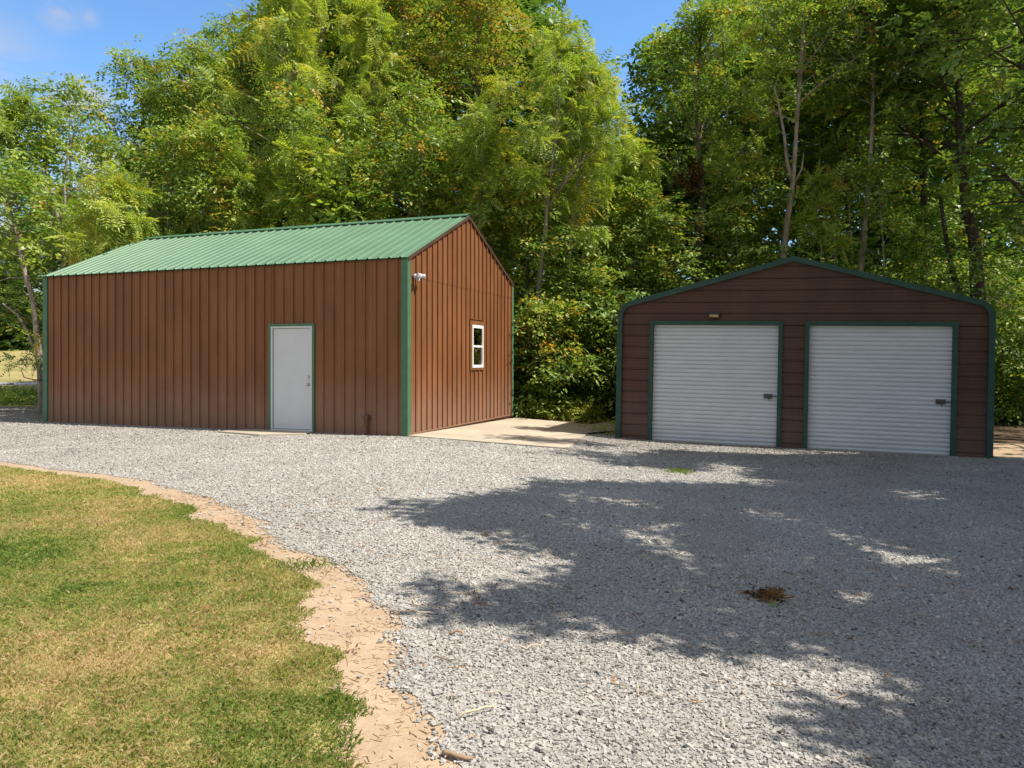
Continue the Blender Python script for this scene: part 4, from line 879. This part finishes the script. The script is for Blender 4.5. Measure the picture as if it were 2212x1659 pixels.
leaf_cluster('fallen_leaf', 'single green leaf on the shaded gravel near the right edge of the photo', 'leaf', 2108, 1403, 2, .10, .02, 'frond', 'lf_bright', .3, .028)
leaf_cluster('fallen_leaf', 'orange leaf lying on the lawn nearer the gravel', 'leaf', 447, 1205, 1, .08, .005, 'maple', 'lf_dead', .9, .04)
leaf_cluster('fallen_leaf', 'reddish leaf lying in the middle of the lawn', 'leaf', 432, 1332, 1, .06, .005, 'maple', 'lf_dead', .7, .04)
def tuft(px, py, n, h, label, tm=.3, sp=.08, flat=1.):
    X, Y, z = gp(px, py); x = R.normal(X, sp, n); y = R.normal(Y, sp*flat, n)
    o = blades('grass_tuft', x, y, h*np.exp(R.normal(0, .3, n)), np.full(n, h*.09), np.clip(R.normal(tm, .15, n), 0, 1), M['grass'], .9, .015); tag(o, label, 'grass tuft')
tuft(1468, 1021, 200, .04, 'small green grass tuft in the gravel in front of the garage', .3, .13)
tuft(562, 925, 120, .22, 'tall green weed tuft against the shed wall just left of the doorstep', .2, .07, .3)
tuft(338, 914, 90, .12, 'short weed tuft at the foot of the shed wall in its left half', .25, .10, .3)
tuft(662, 1228, 220, .028, 'grass tuft growing out on the dirt beside the lawn edge', .1, .09)
tuft(1105, 1545-300+230, 1, .02, 'tiny lone blade in the gravel') if False else None
# dark leafy sprig reaching left from the trunk beside the shed
b = W(92, 822, 19.4); mb = MB(); pth = [b, W(72, 820, 19.4), W(52, 815, 19.3), W(46, 800, 19.3), W(55, 785, 19.2)]
o = empty('leafy_branch', tuple(float(q) for q in b), 'dark arching branch with pinnate leaves at the left end of the shed', 'branch')
mb.tube([p-b for p in pth], [.018, .014, .012, .009, .005], 6); mb.obj('stem', M['bark_dark'], o, True)
tips = np.array([W(a, c, 19.3) for a, c in ((20, 775), (32, 765), (45, 770), (60, 768), (70, 772), (78, 778), (84, 775), (28, 785))])-b
p, f, u_, s = rosettes(tips, np.tile([-.4, 0, .6], (len(tips), 1)), 4, size=.34)
link('leaves', leaf_mesh('leaves', 'frond', p, f, u_, s, R.normal(.3, .15, len(p)), M['lf_dark']), o)
# dead hanging leaves and bare limbs on the vine wrapped trunk
Yv = 24.2; P_ = np.array([W(R.normal(1490, 16), R.normal(385, 16), Yv) for _ in range(60)])
o = link('dead_foliage', leaf_mesh('dead_foliage', 'oval', P_-P_[0], R.normal(0, 1, (60, 3)), np.tile([0, 0, 1.], (60, 1)), np.full(60, .4), R.normal(.4, .2, 60), M['lf_dead'])); o.location = P_[0]
tag(o, 'patch of dead reddish brown leaves hanging on the vine wrapped trunk', 'dead foliage')

x, y = LITTER; n = len(x); P_ = np.stack([x, y, g(x, y)+.026], 1)
o = link('leaf_litter', leaf_mesh('leaf_litter', 'oval', P_, R.normal(0, 1, (n, 3))*np.array([1, 1, .1]), np.tile([0, 0, 1.], (n, 1))+R.normal(0, .15, (n, 3)), R.uniform(.04, .10, n), R.normal(.75, .2, n), M['lf_dead']))
tag(o, 'crumbs of rust brown dead leaves strewn over the near gravel', 'leaf litter', kind='stuff')

for i_, (a, b, r_, l_) in enumerate((((845, 1328), (942, 1337), .004, 'long pale straw stem lying from the dirt verge onto the gravel'), ((888, 1309), (922, 1318), .004, 'short straw stem just above the long one at the gravel edge'), ((972, 1376), (1003, 1379), .007, 'short brown twig on the sunlit gravel below the small shadow'), ((955, 1640), (1018, 1652), .009, 'thick brown stick at the gravel edge by the bottom of the photo'), ((985, 1562), (1075, 1540), .005, 'pale bent stalk on the gravel near the bottom edge of the dirt verge'), ((1120, 1410), (1175, 1403), .004, 'thin straw stalk on the sunlit gravel under the tree shadow'))):
    A_, B_ = np.array(gp(*a)), np.array(gp(*b)); mb = MB(); n_ = 6; path_ = [A_+(B_-A_)*t_/n_+np.array([0, 0, .028])+R.normal(0, .006, 3) for t_ in range(n_+1)]
    mb.tube([p_-A_ for p_ in path_], [r_]*n_+[r_*.5], 6); o = mb.obj('dry_stem', M['straw'], None, True, tint=np.full(len(mb.v), (.95, .9, .4, .3, .9, .85)[i_])); o.location = A_; tag(o, l_, 'stick', 'sticks on the gravel')
